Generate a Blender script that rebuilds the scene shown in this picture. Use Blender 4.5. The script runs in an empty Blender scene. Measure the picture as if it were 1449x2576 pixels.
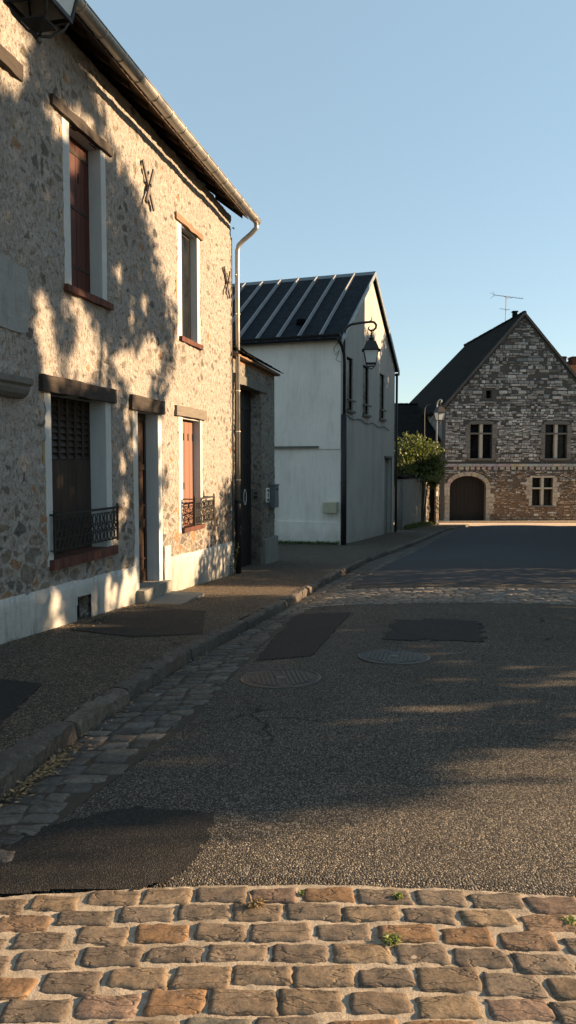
import bpy, math, random
from math import sin, cos, tan, radians, pi, hypot, atan2, sqrt, exp
from mathutils import Vector, Matrix, noise
S = bpy.context.scene
COL = S.collection
# ---------------------------------------------------------------- camera, light
EYE = 1.5
cam = bpy.data.cameras.new('camera'); co = bpy.data.objects.new('camera', cam); COL.objects.link(co)
S.camera = co
co.location = (0, 0, EYE)
PITCH = math.atan(120 / 1900)
co.rotation_euler = (pi / 2 - PITCH, 0, 0)
cam.sensor_fit = 'VERTICAL'; cam.sensor_height = 24
cam.lens = 24 * 1900 / 2576
cam.clip_start = .05; cam.clip_end = 3000
SA, SE = radians(8), radians(16)             # sun azimuth from +X, elevation
SUN = Vector((cos(SE) * cos(SA), cos(SE) * sin(SA), sin(SE)))
w = bpy.data.worlds.new('World'); S.world = w; w.use_nodes = True
nt = w.node_tree; bg = nt.nodes['Background']
sky = nt.nodes.new('ShaderNodeTexSky'); sky.sky_type = 'NISHITA'; sky.sun_disc = False
sky.sun_elevation = SE; sky.sun_rotation = pi / 2 - SA; sky.air_density = 1.0; sky.dust_density = .3; sky.ozone_density = .35
hz = nt.nodes.new('ShaderNodeMix'); hz.data_type = 'RGBA'; hz.inputs[0].default_value = .55   # thin even haze in the air
hz.inputs[7].default_value = (1.92, 2.80, 3.38, 1); nt.links.new(sky.outputs[0], hz.inputs[6])
nt.links.new(hz.outputs[2], bg.inputs[0]); bg.inputs[1].default_value = .072
sl = bpy.data.lights.new('sun', 'SUN'); so = bpy.data.objects.new('sun', sl); COL.objects.link(so)
sl.energy = 5.0; sl.angle = radians(.53); sl.color = (1, .685, .40)
so.rotation_euler = SUN.to_track_quat('Z', 'Y').to_euler(); so.location = (30, 5, 20)
S.view_settings.view_transform = 'Standard'; S.view_settings.look = 'None'
S.view_settings.exposure = 1.66; S.view_settings.gamma = 1

# ---------------------------------------------------------------- materials
MATS = {}
class Mt:
    def __init__(s, name, rough=.9, metal=0, spec=.3):
        m = bpy.data.materials.new(name); m.use_nodes = True; s.m = m; s.nt = m.node_tree
        s.b = s.nt.nodes['Principled BSDF']; MATS[name] = m
        s.b.inputs['Roughness'].default_value = rough; s.b.inputs['Metallic'].default_value = metal
        s.b.inputs['Specular IOR Level'].default_value = spec
        s.tc = s.nt.nodes.new('ShaderNodeTexCoord')
    def n(s, t, ins=None, **props):
        nd = s.nt.nodes.new('ShaderNode' + t)
        for k, v in props.items(): setattr(nd, k, v)
        for k, v in (ins or {}).items(): s.set(nd.inputs[k], v)
        return nd
    def set(s, sock, v):
        if isinstance(v, bpy.types.NodeSocket): s.nt.links.new(v, sock)
        elif isinstance(v, bpy.types.Node): s.nt.links.new(v.outputs[0], sock)
        else:
            if isinstance(v, tuple) and len(v) == 3 and sock.type == 'RGBA': v = (*v, 1)
            sock.default_value = v
    def co(s, scale=(1, 1, 1), which='Object', rot=(0, 0, 0)):
        mp = s.n('Mapping', {'Vector': s.tc.outputs[which], 'Scale': scale, 'Rotation': rot}); return mp.outputs[0]
    def noise(s, sc, det=4, rough=.55, co=None, dist=0):
        return s.n('TexNoise', {'Vector': co or s.tc.outputs['Object'], 'Scale': float(sc), 'Detail': float(det), 'Roughness': rough, 'Distortion': float(dist)}).outputs[0]
    def voro(s, sc, co=None, feature='F1', rand=1.0):
        return s.n('TexVoronoi', {'Vector': co or s.tc.outputs['Object'], 'Scale': float(sc), 'Randomness': rand}, feature=feature)
    def ramp(s, fac, stops, interp='LINEAR'):
        r = s.n('ValToRGB', {'Fac': fac}); cr = r.color_ramp; cr.interpolation = interp
        while len(cr.elements) < len(stops): cr.elements.new(.5)
        for e, (p, c) in zip(cr.elements, stops):
            e.position = p; e.color = (c, c, c, 1) if isinstance(c, (int, float)) else (*c, 1)
        return r.outputs[0]
    def mix(s, f, a, b, mode='MIX'):
        nd = s.n('Mix', None, data_type='RGBA', blend_type=mode)
        s.set(nd.inputs[0], f)
        for i, v in ((6, a), (7, b)): s.set(nd.inputs[i], v)
        return nd.outputs[2]
    def math(s, op, a, b=0.0, c=None):
        nd = s.n('Math', {0: a, 1: b}, operation=op)
        return nd.outputs[0]
    def warp(s, co, sc, amt):
        nz = s.n('TexNoise', {'Vector': co, 'Scale': float(sc), 'Detail': 3.0})
        sub = s.n('VectorMath', {0: nz.outputs['Color'], 1: (.5, .5, .5)}, operation='SUBTRACT')
        mul = s.n('VectorMath', {0: sub.outputs[0], 'Scale': amt}, operation='SCALE')
        return s.n('VectorMath', {0: co, 1: mul.outputs[0]}, operation='ADD').outputs[0]
    def bump(s, h, dist=.01, strength=1.0, prev=None):
        b = s.n('Bump', {'Height': h, 'Distance': dist, 'Strength': strength})
        if prev is not None: s.set(b.inputs['Normal'], prev)
        return b.outputs[0]
    def out(s, color, normal=None, rough=None):
        s.set(s.b.inputs['Base Color'], color)
        if normal is not None: s.set(s.b.inputs['Normal'], normal)
        if rough is not None: s.set(s.b.inputs['Roughness'], rough)
        return s.m

def m_rubble(name, mortar, stones, sc=5.5, low=(-.2, 1.6)):
    t = Mt(name)
    co = t.warp(t.co((.95, 1, 1.35)), 3.5, .16)
    ve = t.voro(sc, co, 'DISTANCE_TO_EDGE'); vc = t.voro(sc, co)
    z = t.n('SeparateXYZ', {0: t.tc.outputs['Object']}).outputs[2]
    big = t.math('ADD', t.noise(.8, 4), t.n('MapRange', {'Value': z, 1: low[0], 2: low[1], 3: .16, 4: -.10}).outputs[0])
    thr = t.n('MapRange', {'Value': big, 1: .34, 2: .66, 3: .38, 4: .08}).outputs[0]
    edge = t.math('ADD', ve.outputs[0], t.math('MULTIPLY', t.noise(26, 3), .14))
    msk = t.n('MapRange', {'Value': t.math('SUBTRACT', edge, thr), 1: .0, 2: .07, 3: 0.0, 4: 1.0}).outputs[0]
    sep = t.n('SeparateColor', {0: vc.outputs['Color']})
    sc_ = t.ramp(sep.outputs[0], [(i / len(stones), c) for i, c in enumerate(stones)], 'CONSTANT')
    mcol = t.mix(t.noise(1.6, 6, .65), tuple(c * .74 for c in mortar), tuple(min(1, c * 1.25) for c in mortar))
    fine = t.noise(60, 4, .7)
    mcol = t.mix(t.ramp(fine, [(.3, .6), (.55, 0.)]), mcol, tuple(c * .6 for c in mortar))
    col = t.mix(t.math('MULTIPLY', msk, .85), mcol, sc_)
    pc = t.warp(t.co((1.25, 1, .7)), 6, .03); pit = t.noise(21, 3, .6, pc)
    col = t.mix(t.ramp(pit, [(.35, .75), (.42, 0.)]), col, (mortar[0] * .60, mortar[1] * .45, mortar[2] * .30))
    p2 = t.noise(34, 3, .6, t.warp(t.co((1.2, 1, .75)), 5, .05)); col = t.mix(t.ramp(p2, [(.285, .95), (.34, 0.)]), col, (.07, .05, .035))
    h = t.math('ADD', t.math('MULTIPLY', t.ramp(pit, [(.30, 0.), (.55, 1.)]), .55), t.math('MULTIPLY', t.noise(5, 5, .6), .9))
    h = t.math('ADD', h, t.math('MULTIPLY', t.ramp(p2, [(.28, 0.), (.40, 1.)]), .35))
    nb = t.bump(h, .034, 1.0); nb = t.bump(fine, .012, .8, nb)
    t.out(col, nb)
m_rubble('rubble_render', (.345, .318, .285), [(.13, .11, .09), (.20, .17, .13), (.09, .082, .07), (.24, .205, .15), (.15, .135, .11), (.30, .16, .075), (.17, .145, .11)])
m_rubble('gate_rubble', (.24, .235, .205), [(.12, .105, .09), (.18, .16, .13), (.10, .09, .08), (.20, .17, .13)], 6.5, (-.5, 5.))

def m_plaster(name, col, dirt=.35, dc=(.2, .18, .15), bump=.004, streak=True, dsc=1.2, damp=None):
    t = Mt(name)
    n1 = t.noise(dsc, 7, .62); n2 = t.noise(3.2, 5, .6, t.co((5, 5, .55)))
    c = t.mix(t.ramp(n1, [(.3, 1.), (.7, 0.)]), col, tuple(x * .86 for x in col))
    if streak: c = t.mix(t.math('MULTIPLY', t.ramp(n2, [(.52, 0.), (.72, 1.)]), dirt), c, dc)
    c = t.mix(t.math('MULTIPLY', t.ramp(t.noise(14, 5, .7), [(.5, 0.), (.75, 1.)]), dirt * .5), c, dc)
    if damp:
        z = t.n('SeparateXYZ', {0: t.tc.outputs['Object']}).outputs[2]
        f = t.n('MapRange', {'Value': t.math('ADD', z, t.math('MULTIPLY', t.noise(2.2, 5, .65), -1.1)), 1: damp, 2: damp + .75, 3: .55, 4: 0.}).outputs[0]
        c = t.mix(f, c, dc)
        st = t.noise(1.0, 6, .6, t.co((1.1, 1.1, .32))); c = t.mix(t.math('MULTIPLY', t.ramp(st, [(.5, 0.), (.66, 1.)]), .30), c, dc)
    t.out(c, t.bump(t.noise(60, 5, .7), bump, .9, t.bump(t.noise(6, 4), bump * 3, .6)))
m_plaster('plaster_surround', (.49, .51, .50), .12)
m_plaster('plinth_render', (.50, .49, .455), .5, (.13, .12, .095), .01, True, 1.2, -1.15)
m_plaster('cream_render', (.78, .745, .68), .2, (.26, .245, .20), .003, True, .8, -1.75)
m_plaster('shaded_cream_render', (.40, .385, .35), .2, (.2, .19, .16), .003, True, .8, -1.95)  # cream render darkened: the shade on the street side is put into the colour
m_plaster('recess_shadow_ochre', (.32, .235, .12), .2)
m_plaster('garden_render', (.22, .22, .20), .7, (.10, .095, .075), .006)
m_plaster('far_house_render', (.22, .20, .17), .3)
m_plaster('step_stone', (.25, .24, .205), .5, (.14, .13, .1), .012)
m_plaster('dressed_stone', (.46, .43, .35), .5, (.16, .13, .1), .01)
m_plaster('grey_stone', (.15, .145, .13), .6, (.10, .09, .075), .01)

def m_wood(name, a, b, sc=(28, 28, 2.2), rough=.7, bump=.003):
    t = Mt(name, rough)
    n = t.noise(1.0, 6, .65, t.co(sc))
    t.out(t.mix(t.ramp(n, [(.3, 0.), (.7, 1.)]), a, b), t.bump(n, bump, .9))
m_wood('old_beam', (.022, .018, .015), (.06, .047, .036), (2.2, 20, 20), .85, .012)
m_wood('pale_beam', (.12, .105, .085), (.18, .155, .125), (2.2, 20, 20), .85, .008)
m_wood('brown_beam', (.15, .09, .055), (.27, .17, .105), (2.2, 20, 20), .85, .01)
m_wood('red_paint', (.045, .012, .007), (.07, .018, .010), (18, 18, 1.5), .55, .0015)
m_wood('brown_paint', (.19, .095, .065), (.22, .11, .075), (18, 18, 1.5), .6, .0015)
m_wood('dark_paint', (.020, .015, .012), (.040, .030, .024), (18, 18, 1.5), .5, .0015)
m_wood('door_wood', (.022, .013, .008), (.055, .03, .018), (30, 30, 2), .4, .0015)
m_wood('gate_wood', (.008, .0075, .007), (.018, .016, .014), (30, 30, 1.2), .6, .003)
m_wood('eave_wood', (.035, .022, .014), (.07, .042, .026), (3, 18, 18), .8, .004)

def m_plain(name, col, rough=.6, metal=0, var=.25, sc=9, bump=.001):
    t = Mt(name, rough, metal)
    n = t.noise(sc, 5, .6)
    t.out(t.mix(n, tuple(c * (1 - var) for c in col), tuple(min(1, c * (1 + var)) for c in col)), t.bump(n, bump, .6),
          t.n('MapRange', {'Value': n, 1: .3, 2: .7, 3: max(.05, rough - .12), 4: min(1, rough + .12)}).outputs[0])
m_plain('zinc', (.42, .40, .36), .42, .75, .2, 5)
m_plain('cast_iron', (.035, .034, .032), .55, .4, .3, 20, .002)
m_plain('worn_iron', (.095, .09, .08), .55, .5, .35, 25, .003)
m_plain('rust_iron', (.13, .115, .10), .8, .2, .3, 25, .003)
m_plain('black_pipe', (.02, .02, .022), .5, .2)
m_plain('dark_glass', (.006, .007, .008), .3, 0, .3, 3)
m_plain('white_paint', (.68, .68, .66), .5)
m_plain('grey_box', (.12, .15, .16), .5)
m_plain('beige_box', (.42, .40, .29), .6)
m_plain('frosted_glass', (.55, .57, .56), .3, 0, .06, 3)
m_plain('pale_glass', (.75, .75, .72), .4, 0, .04, 3)
m_plain('cable', (.03, .03, .03), .7)
m_plain('grey_pole', (.36, .37, .37), .5, .3)
m_plain('dark_void', (.006, .006, .006), 1)
m_plain('bark', (.11, .085, .06), .95, 0, .4, 12, .02)
m_plain('lead_edge', (.16, .18, .19), .45, .5)
m_plain('rib_metal', (.22, .225, .23), .6, .0, .3, 4)

def m_brick():
    t = Mt('sill_brick')
    wv = t.n('TexWave', {'Vector': t.co((1, .0, 0)), 'Scale': 5.2, 'Distortion': .6}, wave_type='BANDS', bands_direction='X', wave_profile='SIN')
    v = t.noise(11, 2, .5, t.co((1, .1, .1)))
    c = t.mix(t.ramp(v, [(.35, 0.), (.65, 1.)]), (.075, .03, .022), (.14, .055, .038))
    f = t.ramp(wv.outputs['Fac'], [(.0, 1.), (.09, 0.)])
    t.out(t.mix(f, c, (.06, .045, .035)), t.bump(t.math('SUBTRACT', t.noise(30, 4), f), .008, .8))
m_brick()

def m_rooftile(name, a, b, row=5.0):
    t = Mt(name, .95, 0, .06)
    br = t.n('TexBrick', {'Vector': t.tc.outputs['UV'], 'Scale': 1.0, 'Mortar Size': .015, 'Bias': 0., 'Brick Width': .17, 'Row Height': .11, 'Color1': (.1, .1, .1, 1), 'Color2': (.9, .9, .9, 1), 'Mortar': (0, 0, 0, 1)})
    c = t.mix(br.outputs['Color'], a, b); c = t.mix(t.ramp(t.noise(1.5, 5), [(.4, 0.), (.7, .8)]), c, tuple(x * .6 for x in a))
    t.out(c, t.bump(br.outputs['Color'], .02, .7))
m_rooftile('plain_tile', (.008, .0075, .007), (.02, .016, .013))
m_rooftile('red_tile', (.09, .04, .025), (.17, .08, .045))

def m_metalroof():
    t = Mt('dark_sheet_roof', .6, .0, .08)
    u = t.tc.outputs['UV']
    br = t.n('TexBrick', {'Vector': u, 'Scale': 1.0, 'Mortar Size': .008, 'Brick Width': .33, 'Row Height': .16, 'Color1': (.2, .2, .2, 1), 'Color2': (.8, .8, .8, 1), 'Mortar': (0, 0, 0, 1)})
    c = t.mix(br.outputs['Color'], (.006, .008, .011), (.012, .015, .020))
    t.out(c, t.bump(br.outputs['Color'], .012, .6), t.ramp(t.noise(8, 4), [(.3, .55), (.7, .75)]))
m_metalroof()

def m_chips(name, stones, binder, sc, gap=.12, dist=.008, macro=.25, rough=.85):
    t = Mt(name, rough)
    co = t.warp(t.co((1, 1, .4)), 40, .012)
    v = t.voro(sc, co); e = t.voro(sc, co, 'DISTANCE_TO_EDGE')
    sep = t.n('SeparateColor', {0: v.outputs['Color']})
    c = t.ramp(sep.outputs[1], [(i / len(stones), s_) for i, s_ in enumerate(stones)], 'CONSTANT')
    c = t.mix(t.ramp(e.outputs[0], [(gap * .4, 1.), (gap, 0.)]), c, binder)
    mac = t.ramp(t.noise(1.1, 6, .65), [(.32, 1.), (.68, 0.)])
    c = t.mix(t.math('MULTIPLY', mac, macro), c, binder)
    lg = t.ramp(t.noise(.45, 3, .5, t.co((2.2, .22, 1))), [(.40, 0.), (.62, 1.)])
    c = t.mix(t.math('MULTIPLY', lg, .20), c, binder)
    ed = t.voro(.42, t.warp(t.co((1, 1.5, .1)), 2.2, .35), 'DISTANCE_TO_EDGE')
    ck = t.math('MULTIPLY', t.ramp(ed.outputs[0], [(.0, 1.), (.006, 0.)]), t.ramp(t.noise(.8, 2), [(.48, 0.), (.56, 1.)]))
    c = t.mix(ck, c, tuple(v * .35 for v in binder))
    ht = t.math('MULTIPLY', t.math('ADD', t.math('SUBTRACT', .9, v.outputs['Distance']), t.math('MULTIPLY', sep.outputs[2], .5)), 1.0)
    t.out(c, t.bump(ht, dist, 1.0, t.bump(t.noise(9, 5), .02, .4)))
m_chips('coarse_asphalt', [(.06, .055, .047), (.20, .178, .145), (.10, .09, .075), (.35, .305, .245), (.155, .136, .11), (.50, .44, .345)], (.024, .022, .020), 135, .12, .02)
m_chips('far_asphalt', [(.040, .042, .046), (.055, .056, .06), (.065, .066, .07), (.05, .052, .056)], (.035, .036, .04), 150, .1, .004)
m_chips('patch_asphalt', [(.014, .0135, .013), (.024, .023, .021), (.018, .017, .017), (.07, .065, .056)], (.011, .0105, .01), 170, .12, .003)
m_chips('sidewalk_gravel', [(.09, .078, .064), (.31, .245, .17), (.15, .125, .095), (.48, .38, .265), (.22, .178, .13)], (.038, .034, .029), 75, .12, .035)
m_chips('pale_gravel', [(.58, .45, .32), (.66, .52, .38), (.60, .47, .34)], (.50, .39, .28), 60, .1, .006)
m_chips('earth', [(.07, .075, .035), (.09, .08, .05), (.06, .06, .035)], (.05, .045, .03), 30, .1, .02)

def m_attr(name, bump=.006, sc=1.0, rough=.85, dark=.5, crack=True):
    t = Mt(name, rough)
    a = t.n('Attribute', None, attribute_name='tint')
    n1 = t.noise(9 * sc, 6, .65); n2 = t.noise(70 * sc, 4, .7)
    c = t.mix(t.ramp(n1, [(.3, dark), (.62, 0.)]), a.outputs['Color'], (.06, .045, .035))
    c = t.mix(t.ramp(n2, [(.35, .55), (.55, 0.)]), c, (.05, .036, .026))
    c = t.mix(t.ramp(t.noise(30 * sc, 4, .6), [(.55, 0.), (.75, .4)]), c, (.28, .235, .18))
    h = t.math('ADD', t.noise(22 * sc, 6, .7, t.co((1, 2.2, 1))), t.math('MULTIPLY', n2, .35))
    nb = t.bump(h, bump, 1.0)
    if crack:
        r = t.n('TexNoise', {'Vector': t.co((3, 9, 3), rot=(0, 0, .35)), 'Scale': 1.6 * sc, 'Detail': 4.0}, noise_dimensions='3D').outputs[0]
        rid = t.math('ABSOLUTE', t.math('SUBTRACT', r, .5))
        cr = t.ramp(rid, [(.0, 0.), (.022, 1.)])
        nb = t.bump(cr, bump * .8, .7, nb)
        c = t.mix(t.ramp(rid, [(.0, .5), (.014, 0.)]), c, (.05, .035, .025))
    t.out(c, nb)
m_attr('sett_stone')
m_attr('gutter_stone', .012, .8, .8, .5)
m_attr('barn_stone', .02, .25, .9, .35, False)

def m_mortar():
    t = Mt('sett_mortar', .95)
    n = t.noise(120, 5, .75); m2 = t.noise(14, 5, .6)
    c = t.mix(t.ramp(m2, [(.35, .0), (.7, 1.)]), (.33, .28, .215), (.45, .385, .30))
    c = t.mix(t.ramp(n, [(.32, .8), (.5, 0.)]), c, (.2, .15, .1)); c = t.mix(t.ramp(t.noise(5, 5, .7), [(.50, 0.), (.66, .5)]), c, (.13, .105, .07))
    t.out(c, t.bump(n, .006, 1, t.bump(m2, .012, .7)))
m_mortar()
def m_joint():
    t = Mt('dark_joint', .95)
    n = t.noise(60, 5, .75)
    t.out(t.mix(n, (.03, .026, .02), (.09, .075, .055)), t.bump(n, .01, 1))
m_joint()
def m_barnmortar():
    t = Mt('barn_mortar', .95)
    z = t.n('SeparateXYZ', {0: t.tc.outputs['Object']}).outputs[2]
    f = t.n('MapRange', {'Value': z, 1: -.8, 2: 1.5, 3: 0., 4: 1.}).outputs[0]
    n = t.noise(7, 6, .7)
    c = t.mix(f, (.24, .165, .11), (.095, .092, .085)); c = t.mix(t.ramp(n, [(.35, .6), (.65, 0.)]), c, (.05, .042, .035))
    t.out(c, t.bump(n, .05, 1))
m_barnmortar()

def m_leaf(name, a, b, trans=.35):
    t = Mt(name, .55, 0, .4)
    oi = t.n('Attribute', None, attribute_name='tint')
    sep = t.n('SeparateColor', {0: oi.outputs['Color']})
    c = t.mix(sep.outputs[0], a, b)
    t.out(c)
    tr = t.n('BsdfTranslucent', {'Color': t.mix(.5, c, (.3, .4, .05))})
    ms = t.n('MixShader', {0: trans, 1: t.b.outputs[0], 2: tr.outputs[0]})
    t.nt.links.new(ms.outputs[0], t.nt.nodes['Material Output'].inputs[0])
m_leaf('tree_leaf', (.035, .06, .015), (.08, .12, .03), .2)
m_leaf('ivy_leaf', (.02, .034, .012), (.10, .12, .035), .25)
m_leaf('weed_leaf', (.12, .15, .03), (.25, .27, .08), .3)
m_leaf('dry_leaf', (.10, .065, .03), (.42, .28, .14), .1)

# ---------------------------------------------------------------- mesh builder
class MB:
    def __init__(s): s.v = []; s.f = []; s.c = []; s.uv = None
    def add(s, vs, fs, col=None):
        o = len(s.v); s.v += [tuple(v) for v in vs]; s.f += [tuple(i + o for i in f) for f in fs]
        s.c += [col or (1, 1, 1)] * len(fs); return s
    def box(s, x0, x1, y0, y1, z0, z1, col=None):
        vs = [(x, y, z) for z in (z0, z1) for y in (y0, y1) for x in (x0, x1)]
        return s.add(vs, [(0, 2, 3, 1), (4, 5, 7, 6), (0, 1, 5, 4), (2, 6, 7, 3), (0, 4, 6, 2), (1, 3, 7, 5)], col)
    def prism(s, poly, y0, y1, axis='y', col=None):     # poly in (x,z) extruded along y ; axis x: poly (y,z) ; axis z: poly (x,y)
        n = len(poly)
        mk = {'y': lambda p, t: (p[0], t, p[1]), 'x': lambda p, t: (t, p[0], p[1]), 'z': lambda p, t: (p[0], p[1], t)}[axis]
        vs = [mk(p, y0) for p in poly] + [mk(p, y1) for p in poly]
        return s.add(vs, [tuple(range(n)), tuple(range(2 * n - 1, n - 1, -1))] + [(i, i + n, (i + 1) % n + n, (i + 1) % n) for i in range(n)], col)
    def tube(s, pts, r, n=8, col=None, cap=True):
        pts = [Vector(p) for p in pts]; rs = r if isinstance(r, (list, tuple)) else [r] * len(pts)
        vs = []; fs = []; up = None
        for i, p in enumerate(pts):
            d = (pts[min(i + 1, len(pts) - 1)] - pts[max(i - 1, 0)]).normalized()
            if up is None: up = Vector((0, 0, 1)) if abs(d.z) < .9 else Vector((1, 0, 0))
            a = d.cross(up).normalized(); b = a.cross(d).normalized(); up = b
            for k in range(n):
                t = 2 * pi * k / n; vs.append(p + (a * cos(t) + b * sin(t)) * rs[i])
        for i in range(len(pts) - 1):
            for k in range(n): fs.append((i * n + k, i * n + (k + 1) % n, (i + 1) * n + (k + 1) % n, (i + 1) * n + k))
        if cap: fs += [tuple(range(n - 1, -1, -1)), tuple((len(pts) - 1) * n + k for k in range(n))]
        return s.add(vs, fs, col)
    def bar(s, a, b, wd, th, up=(0, 1, 0), col=None):
        a = Vector(a); b = Vector(b); d = (b - a).normalized(); u = Vector(up); sd = d.cross(u).normalized() * wd / 2; u = sd.cross(d).normalized() * th / 2
        vs = [p + x * sd + y * u for p in (a, b) for x, y in ((-1, -1), (1, -1), (1, 1), (-1, 1))]
        return s.add(vs, [(0, 1, 2, 3), (7, 6, 5, 4), (0, 4, 5, 1), (1, 5, 6, 2), (2, 6, 7, 3), (3, 7, 4, 0)], col)
    def lathe(s, prof, c=(0, 0, 0), n=12, col=None, rot=0.0):   # prof [(r,z)]
        vs = [(c[0] + r * cos(2 * pi * k / n + rot), c[1] + r * sin(2 * pi * k / n + rot), c[2] + z) for r, z in prof for k in range(n)]
        fs = [(i * n + k, i * n + (k + 1) % n, (i + 1) * n + (k + 1) % n, (i + 1) * n + k) for i in range(len(prof) - 1) for k in range(n)]
        fs += [tuple(range(n - 1, -1, -1)), tuple((len(prof) - 1) * n + k for k in range(n))]
        return s.add(vs, fs, col)
    def build(s, name, mat, parent=None, smooth=False, bevel=0, kind=None, uvf=None, fix=True):
        me = bpy.data.meshes.new(name); me.from_pydata(s.v, [], s.f)
        if any(c != (1, 1, 1) for c in s.c):
            at = me.attributes.new('tint', 'FLOAT_COLOR', 'FACE')
            at.data.foreach_set('color', [x for c in s.c for x in (*c, 1.0)])
        if fix and len(s.f) < 60000:
            import bmesh
            bm = bmesh.new(); bm.from_mesh(me); bmesh.ops.recalc_face_normals(bm, faces=bm.faces); bm.to_mesh(me); bm.free()
        if uvf:
            uv = me.uv_layers.new(name='UVMap')
            for lp in me.loops:
                uv.data[lp.index].uv = uvf(me.vertices[lp.vertex_index].co)
        me.materials.append(MATS[mat]); me.update()
        if smooth: me.shade_smooth()
        o = bpy.data.objects.new(name, me); COL.objects.link(o)
        if parent is not None: o.parent = parent
        if kind: o['kind'] = kind
        if bevel:
            m = o.modifiers.new('bevel', 'BEVEL'); m.width = bevel; m.segments = 2; m.limit_method = 'ANGLE'
        return o
def tag(o, label=None, cat=None, group=None):
    if label: o['label'] = label
    if cat: o['category'] = cat
    if group: o['group'] = group
    return o
def root(name, loc, rz, label, cat, group=None):
    o = bpy.data.objects.new(name, None); COL.objects.link(o); o.location = loc; o.rotation_euler = (0, 0, rz)
    o.empty_display_size = .3
    return tag(o, label, cat, group)
def copy_tree(o, parent=None):
    c = o.copy(); COL.objects.link(c)
    if parent is not None: c.parent = parent
    for ch in [x for x in o.children]: copy_tree(ch, c)
    return c
def nz(x, y=0., z=0.): return noise.noise(Vector((x, y, z)))

# ---------------------------------------------------------------- the lie of the land
KY = [(-30, 0), (0, 1.385), (2.4, 1.51), (6.9, 1.75), (14.2, 2.16), (24, 2.64), (35, 3.02), (50, 3.74), (60, 4.05), (90, 4.6), (400, 8)]
KX = [(-30, -3.5), (0, -1.75), (2.4, -1.5), (3.4, -1.34), (4.1, -1.3), (4.7, -1.21), (5.7, -1.05), (6.85, -.81), (8.9, -.31), (10.5, .09), (12.5, .5), (17.9, 1.85), (24.7, 4.1), (33.3, 6.95), (37.2, 8.6), (41, 10.2), (60, 18), (400, 30)]
GX = [(-30, .55), (0, .45), (3.4, .34), (4.2, .56), (5, .58), (6.5, .52), (8.4, .34), (10, .36), (12, .5), (19.2, .72), (25, .5), (35.5, .35), (60, .35), (400, .35)]
def lerp(T, y):
    for (a, va), (b, vb) in zip(T, T[1:]):
        if y <= b: return va + (vb - va) * (y - a) / (b - a)
    return T[-1][1]
def sm(T, y, h=1.2): return (lerp(T, y - h) + lerp(T, y) * 2 + lerp(T, y + h)) / 4
def kerbx(y): return sm(KX, y, .7)
def gutx(y): return kerbx(y) + sm(GX, y, .5)
def rightx(y): return 4.6 + .10 * max(0, y) if y < 14 else 6.0 + .36 * (y - 14)
def base(y): return EYE - sm(KY, y)
def G(x, y):
    """road surface"""
    k = kerbx(y); hw = 2.2
    t = min(1, max(0, (x - k) / hw)) if x < k + hw else max(-.8, 1 - .55 * ((x - k - hw) / hw) ** 2)
    cf = min(1, max(0, (y - 2.8) / 6))
    return base(y) + .07 * cf * (1 - (1 - t) ** 2 if x < k + hw else t) - .02 * max(0, 1 - abs(x - k) / .5)
SWH = .10
def SW(x, y): return base(y) + SWH + .012 * nz(x * .7, y * .7)
def sheet(name, xa, xb, ya, yb, nx, ny, zf, mat, off=0, ypow=1.0, kind='structure'):
    m = MB(); vs = []; fs = []
    for j in range(ny + 1):
        y = ya + (yb - ya) * (j / ny) ** ypow
        for i in range(nx + 1):
            a, b = xa(y), xb(y); x = a + (b - a) * i / nx
            vs.append((x, y, zf(x, y) + off))
    for j in range(ny):
        for i in range(nx): a = j * (nx + 1) + i; fs.append((a, a + 1, a + nx + 2, a + nx + 1))
    m.add(vs, fs); return m.build(name, mat, kind=kind, smooth=True, fix=False)
def polysheet(name, poly, zf, mat, off, step=.02, kind='structure', rag=.02):
    """ground patch: polygon filled with small cells, ragged rim"""
    def inside(x, y):
        x += rag * nz(x * 9, y * 9, 3.3); y += rag * nz(x * 9, y * 9, 7.7)
        c = False; j = len(poly) - 1
        for i in range(len(poly)):
            (xi, yi), (xj, yj) = poly[i], poly[j]
            if (yi > y) != (yj > y) and x < (xj - xi) * (y - yi) / (yj - yi) + xi: c = not c
            j = i
        return c
    xs = [p[0] for p in poly]; ys = [p[1] for p in poly]
    m = MB(); idx = {}; vs = []; fs = []
    def V(i, j):
        if (i, j) not in idx:
            x = min(xs) + i * step; y = min(ys) + j * step; idx[(i, j)] = len(vs); vs.append((x, y, zf(x, y) + off))
        return idx[(i, j)]
    for i in range(int((max(xs) - min(xs)) / step) + 1):
        for j in range(int((max(ys) - min(ys)) / step) + 1):
            if inside(min(xs) + (i + .5) * step, min(ys) + (j + .5) * step): fs.append((V(i, j), V(i + 1, j), V(i + 1, j + 1), V(i, j + 1)))
    m.add(vs, fs); return m.build(name, mat, kind=kind, smooth=True, fix=False)

def terrain(x, y): return base(max(-30, min(400, y))) - .22
sheet('ground', lambda y: -400, lambda y: 400, -60, 900, 40, 120, terrain, 'earth', ypow=1.6)
ROW_Y = lambda x: 2.635 - .135 * (x - .1) ** 2 * .9 if abs(x) < 1.6 else 2.35
E_NEAR, B0, B1, B2_ = 2.64, 10.0, 11.95, 12.3
sheet('road', lambda y: gutx(y) - .04, lambda y: rightx(y), 3.0, B0 + .1, 30, 60, G, 'coarse_asphalt')
def road_lip():
    m = MB(); vs = []; fs = []; nx, ny = 220, 6; a, b = gutx(2.6) - .6, 5.0
    for j in range(ny + 1):
        for i in range(nx + 1):
            x = a + (b - a) * i / nx; y0 = 2.63 - .0864 * min(abs(x), 3) ** 2 + .008 + .006 * nz(x * 14, 3.) + .004 * nz(x * 50, 1.)
            y = y0 + (3.0 - y0) * j / ny; vs.append((x, y, G(x, y) + (.003 if j else -.02)))
    for j in range(ny):
        for i in range(nx): p = j * (nx + 1) + i; fs.append((p, p + 1, p + nx + 2, p + nx + 1))
    m.add(vs, fs); m.build('road', 'coarse_asphalt', kind='structure', smooth=True, fix=False)
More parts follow.
